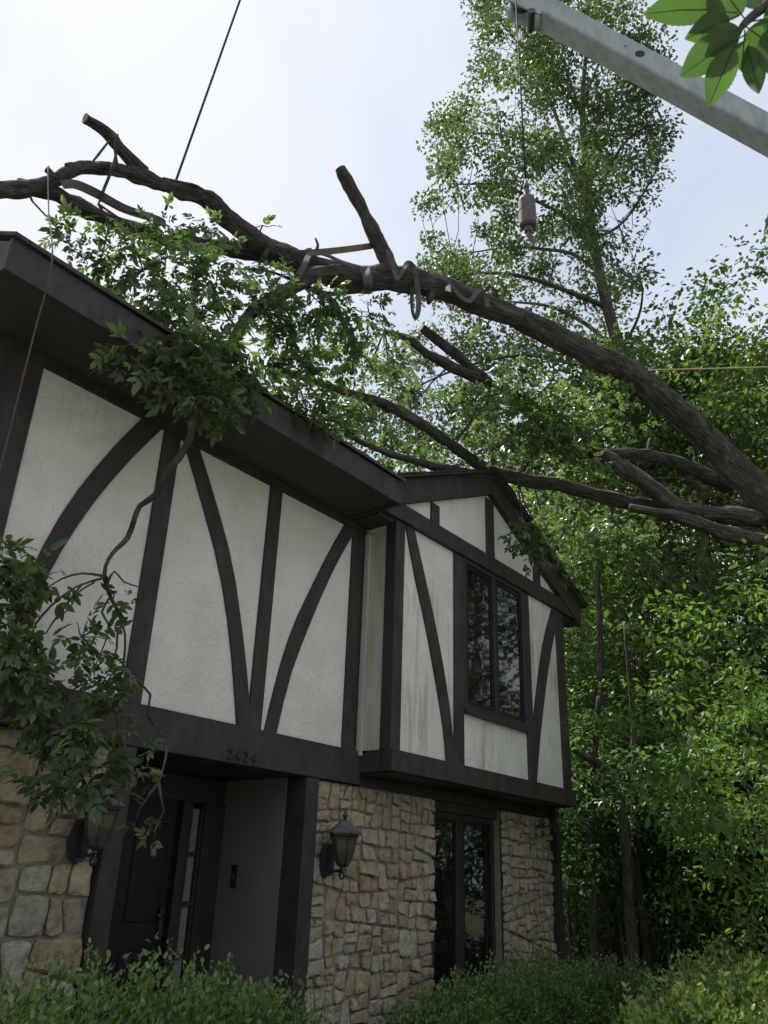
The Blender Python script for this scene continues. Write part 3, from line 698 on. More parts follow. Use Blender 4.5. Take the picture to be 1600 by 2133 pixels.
# ------------------------------------------------------------------ fallen tree
YT = lambda px: float(np.interp(px, [-80, 200, 400, 700, 1000, 1300, 1500, 1600, 1700], [5.3, 5.2, 5.2, 4.9, 4.2, 3.2, 2.5, 2.1, 1.8]))
base_pt = np.array([13.6, 1.1, 0.0])
fallen = thing('fallen_tree', 'large uprooted tree leaning over the roof, thick bare trunk with leafy branches', 'tree', tuple(base_pt))
BR_PTS = []                                    # points along all woody parts, for twigs to start from
def limb(name, rows, parent=fallen, n=4, seg=10, rough=0.07, seed=0, mat='bark', cut_tip=False, extra=None):
    """rows: (photo x, photo y, width in photo pixels, Y plane)"""
    P = []
    for (px, py, w, Y) in rows:
        p = A(px, py, Y); P.append(list(p)+[0.5*w*depth(p)/FOC])
    if extra: P = extra(P)
    S = spline(P, n); r = np.random.default_rng(seed)
    BR_PTS.append(S[:, :3])
    m = MB().tube(S[:, :3], np.maximum(S[:, 3], .003), seg, cap=True, rough=rough, rng=r, lump=.03)
    o = m.build(name, M[mat], parent, smooth=True)
    if cut_tip:
        e, d = S[-1, :3], unit(S[-1, :3]-S[-2, :3]); q = MB().tube([e-d*.002, e+d*.006], [S[-1, 3]*.93, S[-1, 3]*.9], seg)
        q.build('cut_face', M['cut'], o)
    return o
T = [(1640,1108,68),(1602,1054,64),(1562,1008,61),(1511,953,57),(1466,905,54),(1421,866,51),(1376,825,50),(1331,786,50),(1290,762,50),(1240,744,50),(1180,715,48),(1120,681,47),(1060,656,46),(1000,634,46),(940,609,48),(880,590,50),(820,580,54),(760,580,56),(700,572,56),(650,556,52),(600,536,47),(555,513,42),(510,486,40),(470,450,38),(430,416,37),(390,401,35),(340,386,33),(290,366,33),(240,354,30),(190,350,28),(150,357,27),(115,374,28),(70,390,32),(0,396,32),(-70,400,32)]
trunk = limb('trunk', [(x, y, w, YT(x)) for x, y, w in T], n=9, seg=28, rough=0.04, seed=1,
             extra=lambda P: [list(base_pt+(0.3, -.2, -.3))+[.33], list(base_pt+(0.1, -.05, .5))+[.26], [12.9, 1.35, 2.2, .235], [12.0, 1.62, 4.1, .22]] + P)
def off(rows, dy): return [(x, y, w, YT(x)+dy) for x, y, w in rows]
limb('branch', off([(40,388,34),(110,404,36),(150,424,34),(200,446,32),(265,470,31),(330,492,30),(400,508,32),(470,515,36),(530,522,42),(600,540,46)], .22), seed=2)
limb('cut_limb', off([(300,362,30),(285,348,27),(255,315,24),(232,285,25),(205,262,22),(178,246,23)], 0), seed=3, cut_tip=True)
limb('cut_limb', off([(815,565,36),(803,535,34),(785,500,31),(760,450,29),(735,400,27),(709,352,25)], 0), seed=4, cut_tip=True)
limb('branch', off([(700,565,30),(650,575,34),(600,605,30),(555,630,26),(520,655,22),(490,695,18),(470,740,14)], -.25), seed=5)
YM = lambda px: float(np.interp(px, [540, 720, 1030, 1200, 1340, 1600], [4.7, 4.75, 4.6, 4.05, 3.3, 2.15]))
limb('branch', [(x, y, w*.8, YM(x)) for x, y, w in [(545,755,10),(600,775,16),(660,797,19),(720,816,22),(790,838,25),(840,862,28),(900,898,30),(950,932,32),(1000,968,34),(1040,988,36),(1110,1003,36),(1180,1014,36),(1260,1035,36),(1330,1052,36),(1420,1064,40),(1500,1072,46),(1580,1080,52)]], seed=6, seg=12)
limb('branch', [(x, y, w*.7, YM(x)-.1) for x, y, w in [(1310,1058,26),(1370,1068,32),(1430,1083,37),(1500,1106,44),(1560,1122,48),(1630,1140,54)]], seed=7)
YN = lambda px: float(np.interp(px, [800, 1040, 1220, 1400, 1450], [4.9, 4.4, 3.7, 2.95, 2.8]))
limb('branch', [(x, y, w*.8, YN(x)) for x, y, w in [(800,690,17),(850,706,21),(890,738,25),(950,768,28),(1000,788,30),(1040,812,30),(1100,855,29),(1160,897,31),(1220,930,36),(1290,970,40),(1350,1012,42),(1400,1050,46),(1450,1066,46)]], seed=8)
limb('broken_branch', [(x, y, w, YN(x)) for x, y, w in [(1012,792,22),(970,756,20),(920,715,19),(878,683,17)]], seed=9, cut_tip=True)
limb('branch', [(x, y, w*.72, YT(x)+.3) for x, y, w in [(1075,985,5),(1140,966,12),(1205,952,20),(1260,945,27),(1330,946,33),(1400,960,38),(1460,985,44),(1515,1012,48)]], seed=10)
limb('twig', [(1350,950,9,3.3),(1351,930,8,3.3),(1354,914,6,3.3)], seed=11, seg=6)
limb('twig', off([(640,598,13),(690,625,15),(715,670,13),(738,720,10)], -.1), seed=12, seg=6)
limb('twig', off([(850,590,12),(700,612,10),(640,595,8),(560,565,7),(500,560,5)], .2), seed=13, seg=6)
limb('branch', [(720,905,9,4.6),(800,940,14,4.6),(880,965,18,4.62),(960,985,22,4.63),(1030,994,24,4.62)], seed=14)
# snags and knots
for i, rows in enumerate([[(112,376,20),(104,360,17),(95,352,13)],[(165,354,20),(150,346,16),(138,345,11)],[(1085,668,26),(1100,652,18),(1106,643,8)],[(1340,790,26),(1358,772,16),(1366,766,9)],[(470,455,24),(486,452,15),(494,450,7)],[(900,600,24),(896,622,16),(893,632,8)],[(620,540,22),(640,524,14),(648,519,6)],[(1180,715,24),(1196,700,15),(1203,694,7)],[(560,515,20),(548,536,13),(544,546,6)]]):
    limb('snag', off(rows, -.03), seed=60+i, seg=9, n=3)
# small dead twigs on the trunk
for i, rows in enumerate([[(245,350,6),(238,300,6),(246,280,4)],[(205,425,4),(218,390,6),(228,365,7),(240,330,7),(243,300,5)],[(195,335,5),(215,310,6),(228,292,5)],[(655,530,6),(662,512,7),(657,496,4)],[(340,370,4),(372,378,6),(410,388,7),(448,412,4)]]):
    limb('twig', off(rows, -.12), seed=20+i, seg=5)
# branch hanging down in front of the facade
YHG = lambda py: float(np.interp(py, [700, 870, 1050, 1250, 1450, 1700], [4.6, 4.12, 4.5, 4.62, 4.55, 4.35]))
def hang(rows, seed, name='hanging_branch'): return limb(name, [(x+4*math.sin(x*9.1+y*5.3), y, w*.78, YHG(y)) for x, y, w in rows], seed=seed, seg=8, rough=.14, n=2)
hang([(500,690,20),(455,760,22),(425,830,22),(404,885,21),(394,915,20),(370,955,19),(342,985,18),(322,1030,17),(292,1054,16),(277,1085,15),(270,1120,14),(241,1142,13),(222,1165,12),(215,1197,12),(230,1235,11),(246,1268,10),(262,1297,8),(246,1312,7),(240,1350,7),(232,1390,5)], 30)
hang([(246,1375,5),(290,1420,6),(312,1447,7),(307,1490,6),(330,1525,5),(344,1560,5),(344,1595,5),(334,1630,4)], 31, 'twig')
for i, rows in enumerate([[(217,1200,8),(175,1194,7),(130,1206,6),(85,1232,4)],[(217,1204,8),(160,1222,7),(110,1262,6),(75,1302,4)],[(170,1215,6),(140,1260,5),(110,1300,4),(95,1320,3)],[(200,1213,6),(165,1235,5),(145,1265,4),(122,1290,3)],[(222,1215,7),(238,1190,5),(260,1212,4),(292,1222,3)],[(228,1240,7),(215,1275,7),(230,1300,6),(222,1340,5),(190,1400,4)],[(248,1275,7),(258,1320,6),(255,1380,6),(250,1420,5),(200,1480,5)],[(0,1180,16),(40,1280,18),(60,1400,17),(110,1490,13),(170,1560,8)],[(250,1400,6),(200,1440,7),(150,1500,7),(160,1600,5)]]):
    hang(rows, 40+i, 'twig')
WOOD = np.vstack(BR_PTS)

# leaf masses: (cx, cy, rx, ry in photo pixels, Y plane, amount)
LM = [(150,490,45,36,5,0.85),(215,525,52,45,4.9,0.85),(270,470,45,25,5,0.42),(340,480,75,38,4.9,0.85),(430,495,55,42,4.8,0.85),(300,560,95,55,4.7,0.77),(400,580,100,70,4.6,0.85),(320,660,85,65,4.4,0.85),(430,670,105,70,4.4,0.85),(275,740,50,45,4.2,0.77),(390,745,100,60,4.15,1.27),(485,740,70,60,4.2,1.1),(410,820,80,45,4.12,1.19),(465,860,42,36,4.1,0.85),(520,800,60,45,4.15,1.02),
      (560,620,65,60,4.7,1.2),(600,690,70,55,4.6,1.3),(670,640,65,45,4.6,1.1),(700,700,65,50,4.6,1.3),(640,760,75,45,4.5,1.3),(760,650,55,40,4.6,0.9),(800,720,55,45,4.7,0.7),(850,840,60,40,5.4,0.7),(900,930,60,30,5.2,0.7),(760,790,60,40,5.3,0.9),(625,835,75,45,4.25,1.3),(675,885,45,35,4.22,1.1),(740,755,55,50,4.7,1),(780,880,70,40,5,1.1),(830,945,70,30,4.9,1),(720,860,60,40,4.6,1.1),(545,480,45,16,5,0.26),(880,700,60,25,4.8,0.2),(820,760,50,35,4.8,0.4),(585,560,80,25,5,0.4),
      (1010,690,16,12,4.3,0.2),(1035,790,22,16,4.2,0.3),(1090,820,75,45,3.9,1.5),(1120,890,80,60,3.8,1.6),(1185,885,60,70,3.6,2),(1050,920,60,45,4.1,1.2),(1000,850,50,40,4.2,0.8),(1060,760,40,25,4,0.7),(1270,810,55,60,3.4,0.9),(1300,890,45,40,3.5,0.3),(1110,935,60,35,4,1.1),(1210,960,50,40,3.7,1),
      (1120,1055,70,36,4.6,.8),(1190,1085,80,46,4.5,.9),(1100,1110,50,36,4.1,1.2),(1130,1145,50,40,4.1,.9),(1160,1190,28,28,4.1,.5),(1260,1140,70,55,4.1,1),(1300,1090,70,34,4.0,.8),(1370,1120,60,40,3.3,0.4),(900,780,50,40,4.6,0.2),(980,860,50,40,4.4,0.25),
      (1240,705,40,16,3.7,0.2),(1290,780,30,40,3.4,0.25),(1450,940,50,40,3,0.25),
      (20,1180,70,50,4.55,0.99),(90,1200,60,45,4.5,0.31),(30,1280,60,80,4.5,0.99),(30,1400,70,80,4.5,1.05),(110,1430,70,60,4.5,0.68),(180,1335,50,50,4.5,0.43),(235,1240,40,26,4.55,0.31),(225,1425,60,50,4.45,0.68),(120,1510,80,50,4.4,0.87),(240,1490,40,45,4.4,0.56),(170,1580,80,50,4.35,0.87),(110,1620,60,50,4.35,0.56),(240,1610,55,45,4.3,0.5),(150,1660,60,30,4.3,0.37),(295,1690,26,45,4.25,0.19),(315,1735,25,25,4.25,0.19),(300,1580,28,40,4.3,0.25)]
rng = np.random.default_rng(7)
P_, D_ = [], []; tw = MB()
for (cx, cy, rx, ry, Y, am) in LM:
    c = A(cx, cy, Y); k = depth(c)/FOC
    n = max(3, int(am*rx*ry*0.021*(k/0.0033)**0.6))
    o_ = rand_unit(rng, n)*(rng.random(n)**0.40)[:, None]
    scr = CR                                   # spread in the picture's right/up directions and as deep as wide
    pts = c + (o_[:, :1]*rx*k)*CR[:, 0] - (o_[:, 1:2]*ry*k)*CR[:, 1] + (o_[:, 2:]*0.75*min(rx, ry)*k)*unit(CR[:, 2]*(1, 1, 0))
    if cy > 900 and cx < 520: pts[:, 1] = np.clip(pts[:, 1], 3.7, 4.88)
    dd = (pts-c)/(max(rx, ry)*k) + rng.normal(size=(n, 3))*0.5; dd[:, 2] -= 0.35
    P_.append(pts); D_.append(dd)
    w0 = nearest(WOOD, c)
    ns = max(2, n//(5 if cy > 1100 and cx < 340 else 14))
    hub = c + rng.normal(size=3)*0.03
    if np.linalg.norm(w0-hub) > .05: twig(tw, w0, hub, .012, .006, rng)
    for q in pts[rng.permutation(n)[:ns]]: twig(tw, hub if np.linalg.norm(hub-q) < .7 else w0, q, .006, .0022, rng)
P_ = np.vstack(P_); D_ = np.vstack(D_)
tag(tw.build('twigs', M['bark'], fallen), kind='stuff')
pos, d, nr, ln, tone = compound_leaves(rng, P_, D_, 0.081, 5)
leaves('foliage', pos, d, nr, ln, tone, M['leaf_fallen'], fallen, 'leaf')
print('fallen leaflets', len(pos))

# ------------------------------------------------------------------ straps, ropes and tag on the fallen tree
def ribbon(name, mat, rows, width, label, cat, group=None, thick=0.006, wvec=None):
    """rows: (photo x, y, Y[, roll])"""
    P = np.array([A(*r[:3]) for r in rows]); rolls = np.array([r[3] if len(r) > 3 else 0.0 for r in rows])
    S = spline(np.hstack([P, rolls[:, None]]), 6); m = MB(); pts = S[:, :3]
    for i, p in enumerate(pts):
        t = unit(pts[min(i+1, len(pts)-1)]-pts[max(i-1, 0)]); view = unit(p-EYE)
        s = unit(np.cross(t, view)); n_ = np.cross(s, t); a = S[i, 3]
        w = math.cos(a)*s + math.sin(a)*n_; nn = np.cross(w, t)
        for sw, sn in ((-1, -1), (1, -1), (1, 1), (-1, 1)):
            m.v.append(tuple(p + w*sw*width/2 + nn*sn*thick/2))
    for i in range(len(pts)-1):
        for k in range(4):
            m.f.append((4*i+k, 4*i+(k+1) % 4, 4*i+4+(k+1) % 4, 4*i+4+k))
    m.f += [(3, 2, 1, 0), tuple(4*(len(pts)-1)+k for k in range(4))]
    o = m.build(name, M[mat], smooth=False, loc=pts[0]); tag(o, label, cat, group); return o
G = 'rigging straps on the fallen trunk'
ribbon('strap', 'strapy', [(775,512,4.78,.1),(740,517,4.8,.1),(690,523,4.85,.15),(640,527,4.88,.3),(606,527,4.9,.5)], .07, 'taut yellowish strap stretched between the tall cut limb and the trunk', 'strap', G)
ribbon('strap', 'strap', [(622,572,4.62,.3),(636,548,4.6,.2),(645,530,4.7,.4),(668,527,4.75,.7),(700,540,4.68,1.0),(735,556,4.66,1.0)], .055, 'grey strap folded over the trunk where the lower branch forks off', 'strap', G)
ribbon('strap', 'strap', [(758,556,4.72,.3),(765,575,4.56,.0),(768,600,4.57,.0),(765,612,4.70,.4)], .10, 'flat grey strap band wrapped tight round the trunk', 'strap', G)
ribbon('strap', 'strap', [(808,520,4.5,.3),(818,548,4.46,.3),(826,580,4.42,.8),(838,565,4.40,.9),(850,548,4.42,.3),(862,560,4.40,.2),(870,600,4.38,.1),(872,640,4.36,.2),(866,662,4.36,.8),(859,645,4.40,1.0),(858,600,4.42,.7)], .06, 'loose grey strap looped below the tall cut limb', 'strap', G)
ribbon('strap', 'strap', [(905,572,4.25,.9),(928,582,4.2,.8),(945,600,4.17,.8),(962,620,4.13,.8),(980,626,4.1,.6),(992,610,4.08,.4),(1002,604,4.05,.5),(1012,620,4.04,.3),(1016,640,4.02,.2)], .06, 'grey strap wrinkled along the top of the thick trunk', 'strap', G)
ribbon('strap', 'strap', [(128,384,5.05,.6),(160,385,5.05,.4),(205,405,5.1,.2),(260,435,5.15,.3),(330,458,5.25,.6),(345,470,5.3,.8)], .075, 'long grey strap slung from the branch tip at the far left', 'strap', G)
c = A(934, 600, YT(934)-.19)
m = MB(); s_, u_ = CR[:, 0]*.035, -CR[:, 1]*.045; nv = CR[:, 2]*.004
for sg in (-1, 1):
    m.v += [tuple(c-s_-u_*.6+nv*sg), tuple(c+s_*.9-u_+nv*sg), tuple(c+s_*.5+u_+nv*sg), tuple(c-s_*.9+u_*.3+nv*sg)]
m.f = [(0, 1, 2, 3), (7, 6, 5, 4)]+[(i, 4+i, 4+(i+1) % 4, (i+1) % 4) for i in range(4)]
tag(m.build('strap_tag', M['paper'], loc=c), 'small white tag on the thick trunk beside the wrinkled strap', 'tag')
def rope(name, mat, pts, r, label, cat, seg=6, n=5):
    S = spline(pts, n); o = MB().tube(S, [r]*len(S), seg).build(name, M[mat], smooth=True, loc=S[0])
    return tag(o, label, cat)
a, b = A(500, 0, 5.0), A(345, 437, 5.2)
rope('hoist_line', 'cable', [a+(a-b)*1.6, a, (a+b)/2, b], .0125, 'taut steel line slanting from the sky down to the left branches', 'cable')
pt = A(100, 352, 5.05); e_ = A(107, 552, 4.165)
dn = [np.array([e_[0], 4.165, z]) for z in (4.5, 3.7, 3.0)]
rope('hanging_rope', 'rope', [A(103, 350, 5.2), pt, pt*.5+e_*.5+(0, 0, -.02), e_+(0, 0.0, .02)]+dn, .0055, 'thin brown rope hanging from the branch over the roof edge', 'rope')
yr = YT(1345)
hr = math.hypot(*A(1345, 770, yr)[:2])
tr_ = [Hp(1352, 763, hr+.22), Hp(1338, 768, hr+.02), Hp(1346, 774, hr-.24), Hp(1362, 771, hr-.2), Hp(1450, 769, hr-.1), Hp(1600, 765, hr), Hp(1750, 760, hr+.2)]
rope('tag_rope', 'ropey', tr_, .011, 'thin tan rope tied round the thick trunk running out of frame to the right', 'rope')

# ------------------------------------------------------------------ crane boom, cable and hook
tip = A(1092, 8, 4.5); tipx = tip[0]
_r = ray(1600, 285); lowp = EYE + _r*(13.6/FOC)
bd = unit(lowp-tip); wv = unit(np.cross(bd, (0, 0, 1)))
if wv.dot(EYE-tip) > 0: wv = -wv               # -wv faces the camera
bn = unit(np.cross(bd, wv))
if bn[2] < 0: bn = -bn
boom = thing('crane_boom', 'grey steel crane boom slanting down to the right behind the near leaves', 'crane boom', tuple(lowp+bd*9))
def boom_box(m, s0, s1, hw, hh, ch=0.0, sh=0.0):
    n = len(m.v); prof = [(-hw, -hh+ch), (-hw+ch, -hh), (hw-ch, -hh), (hw, -hh+ch), (hw, hh-ch), (hw-ch, hh), (-hw+ch, hh), (-hw, hh-ch)]
    for s in (s0, s1):
        for (x, h) in prof: m.v.append(tuple(tip + bd*s + wv*x + bn*(h+sh)))
    k = 8
    m.f += [tuple(range(n, n+k)), tuple(range(n+2*k-1, n+k-1, -1))]+[(n+i, n+k+i, n+k+(i+1) % k, n+(i+1) % k) for i in range(k)]
m = MB(); boom_box(m, .55, 9.0+np.linalg.norm(lowp-tip), .21, .22, .03, .03); bs = m.build('boom_section', M['steel'], boom, bevel=.01)
hd = MB()
for sx in (-.19, .15):                         # cheek plates of the boom head
    n = len(hd.v); out_ = [(-.30, -.05), (-.28, -.22), (-.12, -.30), (.25, -.28), (.60, -.24), (.60, .26), (.1, .26), (-.15, .2)]
    for xx in (sx, sx+.04): hd.v += [tuple(tip+bd*s+bn*h+wv*xx) for s, h in out_]
    k = len(out_); hd.f += [tuple(range(n, n+k)), tuple(range(n+2*k-1, n+k-1, -1))]+[(n+i, n+k+i, n+k+(i+1) % k, n+(i+1) % k) for i in range(k)]
hdo = hd.build('boom_head', M['steel'], boom, bevel=.006)
ax = lambda s, h, x: tuple(tip+bd*s+bn*h+wv*x)
MB().tube([ax(-.05, -.02, -.05), ax(-.05, -.02, .05)], [.22, .22], 24).build('sheave', M['darksteel'], hdo)
MB().tube([ax(.42, -.27, -.2), ax(.42, -.27, .2)], [.07, .07], 12).build('pin', M['darksteel'], hdo)
_r = ray(1333, 112); _k = float((tip-wv*.21-EYE)@wv)/float(_r@wv); hp = EYE+_r*_k; sh = float((hp-tip)@bd); hh = float((hp-tip)@bn)
MB().tube([ax(sh, hh, -.206), ax(sh, hh, -.213)], [.085, .085], 20).build('pin_hole', M['door'], bs)
MB().tube([ax(sh-.32, hh, -.206), ax(sh-.32, hh, -.214)], [.018, .018], 10).build('bolt', M['darksteel'], bs)
ball_top = A(1097, 412, 4.5); cx_, cy_ = ball_top[0], ball_top[1]
tip_c = A(1075, 10, 4.5)
tag(MB().tube([(tip_c[0], tip_c[1], tip_c[2]+.1), (cx_, cy_, ball_top[2]+.12)], [.0115, .0115], 6).build('hoist_cable', M['cable'], smooth=True, loc=(cx_, cy_, ball_top[2]+.12)), 'thin steel cable hanging straight down from the crane boom tip', 'cable')
zb0 = A(1100, 472, 4.5)[2]; H_ = ball_top[2]-zb0
hook = thing('hook_block', 'rusty cylindrical headache weight and hook hanging from the crane cable', 'crane hook', (cx_, cy_, zb0-.5))
MB().lathe([(.03, 0), (.10, .0), (.135, .03), (.137, H_*.45), (.131, H_*.47), (.131, H_*.5), (.137, H_*.52), (.137, H_*.86), (.115, H_*.97), (.04, H_)], (cx_, cy_, zb0), 28).build('weight', M['rust'], hook, smooth=False)
MB().lathe([(.05, H_), (.045, H_+.1), (.03, H_+.11), (.035, H_+.2), (.05, H_+.22), (.05, H_+.27), (.025, H_+.29), (.015, H_+.40)], (cx_, cy_, zb0), 12).build('swivel', M['darksteel'], hook)
MB().lathe([(.03, -.12), (.06, -.11), (.065, -.03), (.04, 0.005)], (cx_, cy_, zb0), 12).build('shank', M['darksteel'], hook)
hk = spline([(cx_, cy_, zb0-.10), (cx_+.01, cy_-.01, zb0-.18), (cx_+.05, cy_-.03, zb0-.26), (cx_+.055, cy_-.035, zb0-.35), (cx_+.0, cy_, zb0-.42), (cx_-.06, cy_+.04, zb0-.38), (cx_-.075, cy_+.045, zb0-.31)], 5)
MB().tube(hk, list(np.linspace(.038, .016, len(hk))), 10).build('hook', M['rust'], hook, smooth=True)

# ------------------------------------------------------------------ tall tree behind the fallen one
rng = np.random.default_rng(21)
HT = 18.0
foot = Hp(1452, 1560, HT); foot[2] = -0.3
tall = thing('tall_tree', 'very tall slender leafy tree standing behind the crane hook against the sky', 'tree', tuple(foot))
def traced(rows, dh=0.0):
    P = []
    for (px, py, w) in rows:
        p = Hp(px, py, HT+dh); P.append(list(p)+[.5*w*depth(p)/FOC])
    return np.array(P)
tm = MB(); TP = []
def tl(rows, d0=0.0, d1=0.0, seg=8):
    P = []
    for i, (px, py, w) in enumerate(rows):
        p = Hp(px, py, HT+d0+(d1-d0)*i/max(1, len(rows)-1)); P.append(list(p)+[.5*w*depth(p)/FOC])
    S = spline(P, 4); TP.append(S[:, :3]); tm.tube(S[:, :3], S[:, 3], seg, rough=.04, rng=rng)
tp = [(1452,1560,56),(1436,1440,48),(1412,1240,40),(1385,1130,36),(1345,960,32),(1305,790,28),(1268,650,24),(1243,540,21),(1226,440,20),(1218,320,15),(1214,210,11),(1222,100,7),(1226,10,5),(1230,-60,3)]
P = [list(Hp(x, y, HT))+[.5*w*depth(Hp(x, y, HT))/FOC] for x, y, w in tp]
P = [list(foot)+[P[0][3]*1.5], list(np.array([foot[0], foot[1], .6]))+[P[0][3]*1.1]]+P
S = spline(P, 5); TP.append(S[:, :3]); tm.tube(S[:, :3], S[:, 3], 14, rough=.05, rng=rng)
for rows, dep in [([(1228,450,13),(1205,375,11),(1172,280,8),(1140,195,6),(1100,125,4)], 1.0),([(1219,320,9),(1214,245,8),(1180,190,6),(1120,130,4),(1070,80,3)], -1.2),([(1210,390,8),(1175,335,7),(1120,302,6),(1050,282,5),(975,276,3)], 2.0),([(1240,535,11),(1190,462,9),(1120,420,7),(1045,386,6),(955,384,3)], -2.0),([(1252,570,9),(1195,530,8),(1130,519,7),(1060,515,4),(900,540,2)], 1.5),([(1264,640,12),(1170,602,10),(1080,574,8),(985,570,5),(890,590,3)], -2.2),([(1222,400,8),(1250,320,7),(1272,250,6),(1290,150,4)], 1.5),([(1230,450,8),(1280,330,6),(1320,280,5),(1380,250,3)], -1.5),([(1236,500,8),(1290,470,6),(1330,420,5),(1370,350,3)], 2.0),([(1300,770,12),(1240,690,9),(1150,640,7),(1060,628,4)], 2.0),([(1310,800,12),(1200,760,9),(1080,740,7),(950,770,5),(860,810,3)], -1.0),([(1325,870,12),(1210,850,9),(1100,850,6),(960,880,4)], 2.0),([(1220,200,6),(1255,120,5),(1300,60,3)], .8),([(1215,250,6),(1170,120,4),(1130,40,3)], 1.2),([(1290,740,9),(1330,660,6),(1340,600,4)], -1),([(1330,880,10),(1390,790,7),(1420,720,4)], 1)]:
    tl(rows, 0, dep)
WT = np.vstack(TP)
poly = np.array([(985,-90),(1005,30),(948,70),(932,125),(962,172),(950,226),(897,255),(872,350),(864,425),(884,468),(955,452),(985,475),(900,500),(852,528),(846,562),(872,640),(840,740),(760,800),(690,870),(720,955),(900,985),(1100,990),(1350,980),(1425,800),(1345,705),(1342,620),(1350,555),(1332,480),(1285,455),(1350,415),(1403,340),(1392,260),(1345,215),(1382,130),(1392,70),(1370,25),(1335,5),(1335,-90)], float)
def inside(p, poly):
    x, y = p; c = False; j = len(poly)-1
    for i in range(len(poly)):
        if (poly[i, 1] > y) != (poly[j, 1] > y) and x < (poly[j, 0]-poly[i, 0])*(y-poly[i, 1])/(poly[j, 1]-poly[i, 1])+poly[i, 0]: c = not c
        j = i
    return c
cl = []; holes = [(1180,560,40,26),(1245,455,18,30),(1330,520,30,30),(965,470,50,18),(1200,40,26,20),(1060,745,45,18),(930,660,30,22),(1310,440,30,20),(1020,445,22,22)]
while len(cl) < 370:
    x, y = rng.uniform(680, 1430), rng.uniform(-90, 990)
    if not inside((x, y), poly): continue
    if any(((x-h[0])/h[2])**2+((y-h[1])/h[3])**2 < 1.0 for h in holes): continue
    w_ = 0
    if y > 640 and rng.random() < .42: continue
    cxx = np.interp(y, [0, 300, 600, 1000], [1180, 1140, 1130, 1120])
    half = 3.4*math.sqrt(max(.08, 1-((x-cxx)/300)**2))
    cl.append(Hp(x, y, HT+rng.uniform(-half, half)))
cl = np.array(cl)
for q in cl:
    w0 = nearest(WT, q+np.array([0, 0, -.4])); twig(tm, w0, q, .012, .004, rng, 4, .14)
tm.build('trunk', M['bark_far'], tall, smooth=True)
pos, d, nr, ln, tone = clump_leaves(rng, cl, rng.uniform(.36, .74, len(cl)), 140, .135, .6, 1.1)
leaves('crown', pos, d, nr, ln, tone, M['leaf_tall'], tall, 'diamond', 1.15)

# ------------------------------------------------------------------ woodland trees
def grow(name, seed, H, r0, base, cr_, nl, leaf, per, crad, lean=(0, 0), lm='leaf_wood', sub=6, templ='diamond'):
    rng = np.random.default_rng(seed); o = thing(name, 'tmp tree label here now', 'tree', (0, 0, 0)); tm = MB(); cl = []
    tr = [np.array([0, 0, -.4])]
    for i in range(1, 9):
        t = i/8; tr.append(np.array([lean[0]*t*H+rng.normal(0, .05*H*.12), lean[1]*t*H+rng.normal(0, .05*H*.12), t*H]))
    S = spline(tr, 3); rr = [max(.012, r0*(1-.93*(i/(len(S)-1)))*(1.35 if i == 0 else 1)) for i in range(len(S))]
    tm.tube(S, rr, 10, rough=.06, rng=rng)
    for i in range(nl):
        t = base+(0.98-base)*((i+.5)/nl)**.9; k = int(t*(len(S)-1)); p = S[k]
        az_ = i*2.4+rng.uniform(-.5, .5); prof = math.sin(math.pi*min(1, max(.12, (t-base)/(1-base)*.82+.16)))
        L = cr_*(.45+.55*prof)*rng.uniform(.75, 1.15); up = rng.uniform(.15, .75)
        dr = np.array([math.cos(az_), math.sin(az_), up]); pts = [p]
        for q in range(1, 5):
            pts.append(p+dr*L*q/4+np.array([0, 0, .10*L*(q/4)**2])+rng.normal(0, .05*L, 3)*(q/4))
        B_ = spline(pts, 2); r1 = rr[k]*.5
        tm.tube(B_, [max(.006, r1*(1-.88*j/(len(B_)-1))) for j in range(len(B_))], 6, cap=False)
        for s in range(sub):
            j = rng.integers(2, len(B_)); b0 = B_[j]; dv = dr*.4+rng.normal(0, .7, 3); dv[2] += .1
            e = b0+unit(dv)*L*rng.uniform(.18, .42); twig(tm, b0, e, r1*.3, .005, rng, 4, .2); cl.append(e)
        cl.append(B_[-1]); cl.append(B_[len(B_)//2+1]+rng.normal(0, .2, 3))
    cl = np.array(cl); tm.build('trunk', M['bark_far'], o, smooth=True)
    pos, d, nr, ln, tone = clump_leaves(rng, cl, rng.uniform(.75, 1.3, len(cl))*crad, per, leaf, .36, 1.6)
    leaves('crown', pos, d, nr, ln, tone, M[lm], o, templ, 1.1)
    return o
protos = {
    'oak': grow('forest_tree', 101, 17, .24, .30, 4.6, 18, .165, 66, .92, lm='leaf_deep'),
    'maple': grow('forest_tree', 102, 14, .17, .22, 4.2, 18, .165, 66, .92, (.03, .01), lm='leaf_yellow'),
    'ash': grow('forest_tree', 103, 20, .26, .38, 4.2, 17, .165, 66, .92, (-.02, .0)),
    'beech': grow('forest_tree', 107, 13.5, .19, .24, 4.0, 24, .15, 84, .85),
    'under': grow('young_tree', 104, 7.0, .07, .12, 2.5, 15, .13, 60, .58, templ='leaf'),
    'shrub': grow('understory_shrub', 105, 3.6, .045, .04, 1.9, 14, .11, 60, .46, lm='leaf_deep', templ='leaf'),
    'bright': grow('young_tree', 106, 6.2, .06, .16, 2.2, 18, .135, 40, .50, lm='leaf_bright', templ='leaf'),
}
used = set()
def plant(kind, x, y, rz, sc, label, group=None, z=None):
    r = protos[kind]
    if kind in used:
        n = r.copy(); COL.objects.link(n)
        for ch in r.children:
            c = ch.copy(); COL.objects.link(c); c.parent = n
    else: n = r; used.add(kind)
    d = math.hypot(x-6, y-4)
    n.location = (x, y, -0.1-0.012*max(0, min(d, 60)-14) if z is None else z); n.rotation_euler = (0, 0, rz); n.scale = (sc, sc, sc*1.0)
    n['label'] = label; n['category'] = 'shrub' if kind == 'shrub' else 'tree'
    if group: n['group'] = group
    elif 'group' in n: del n['group']
    return n
rng = np.random.default_rng(77)
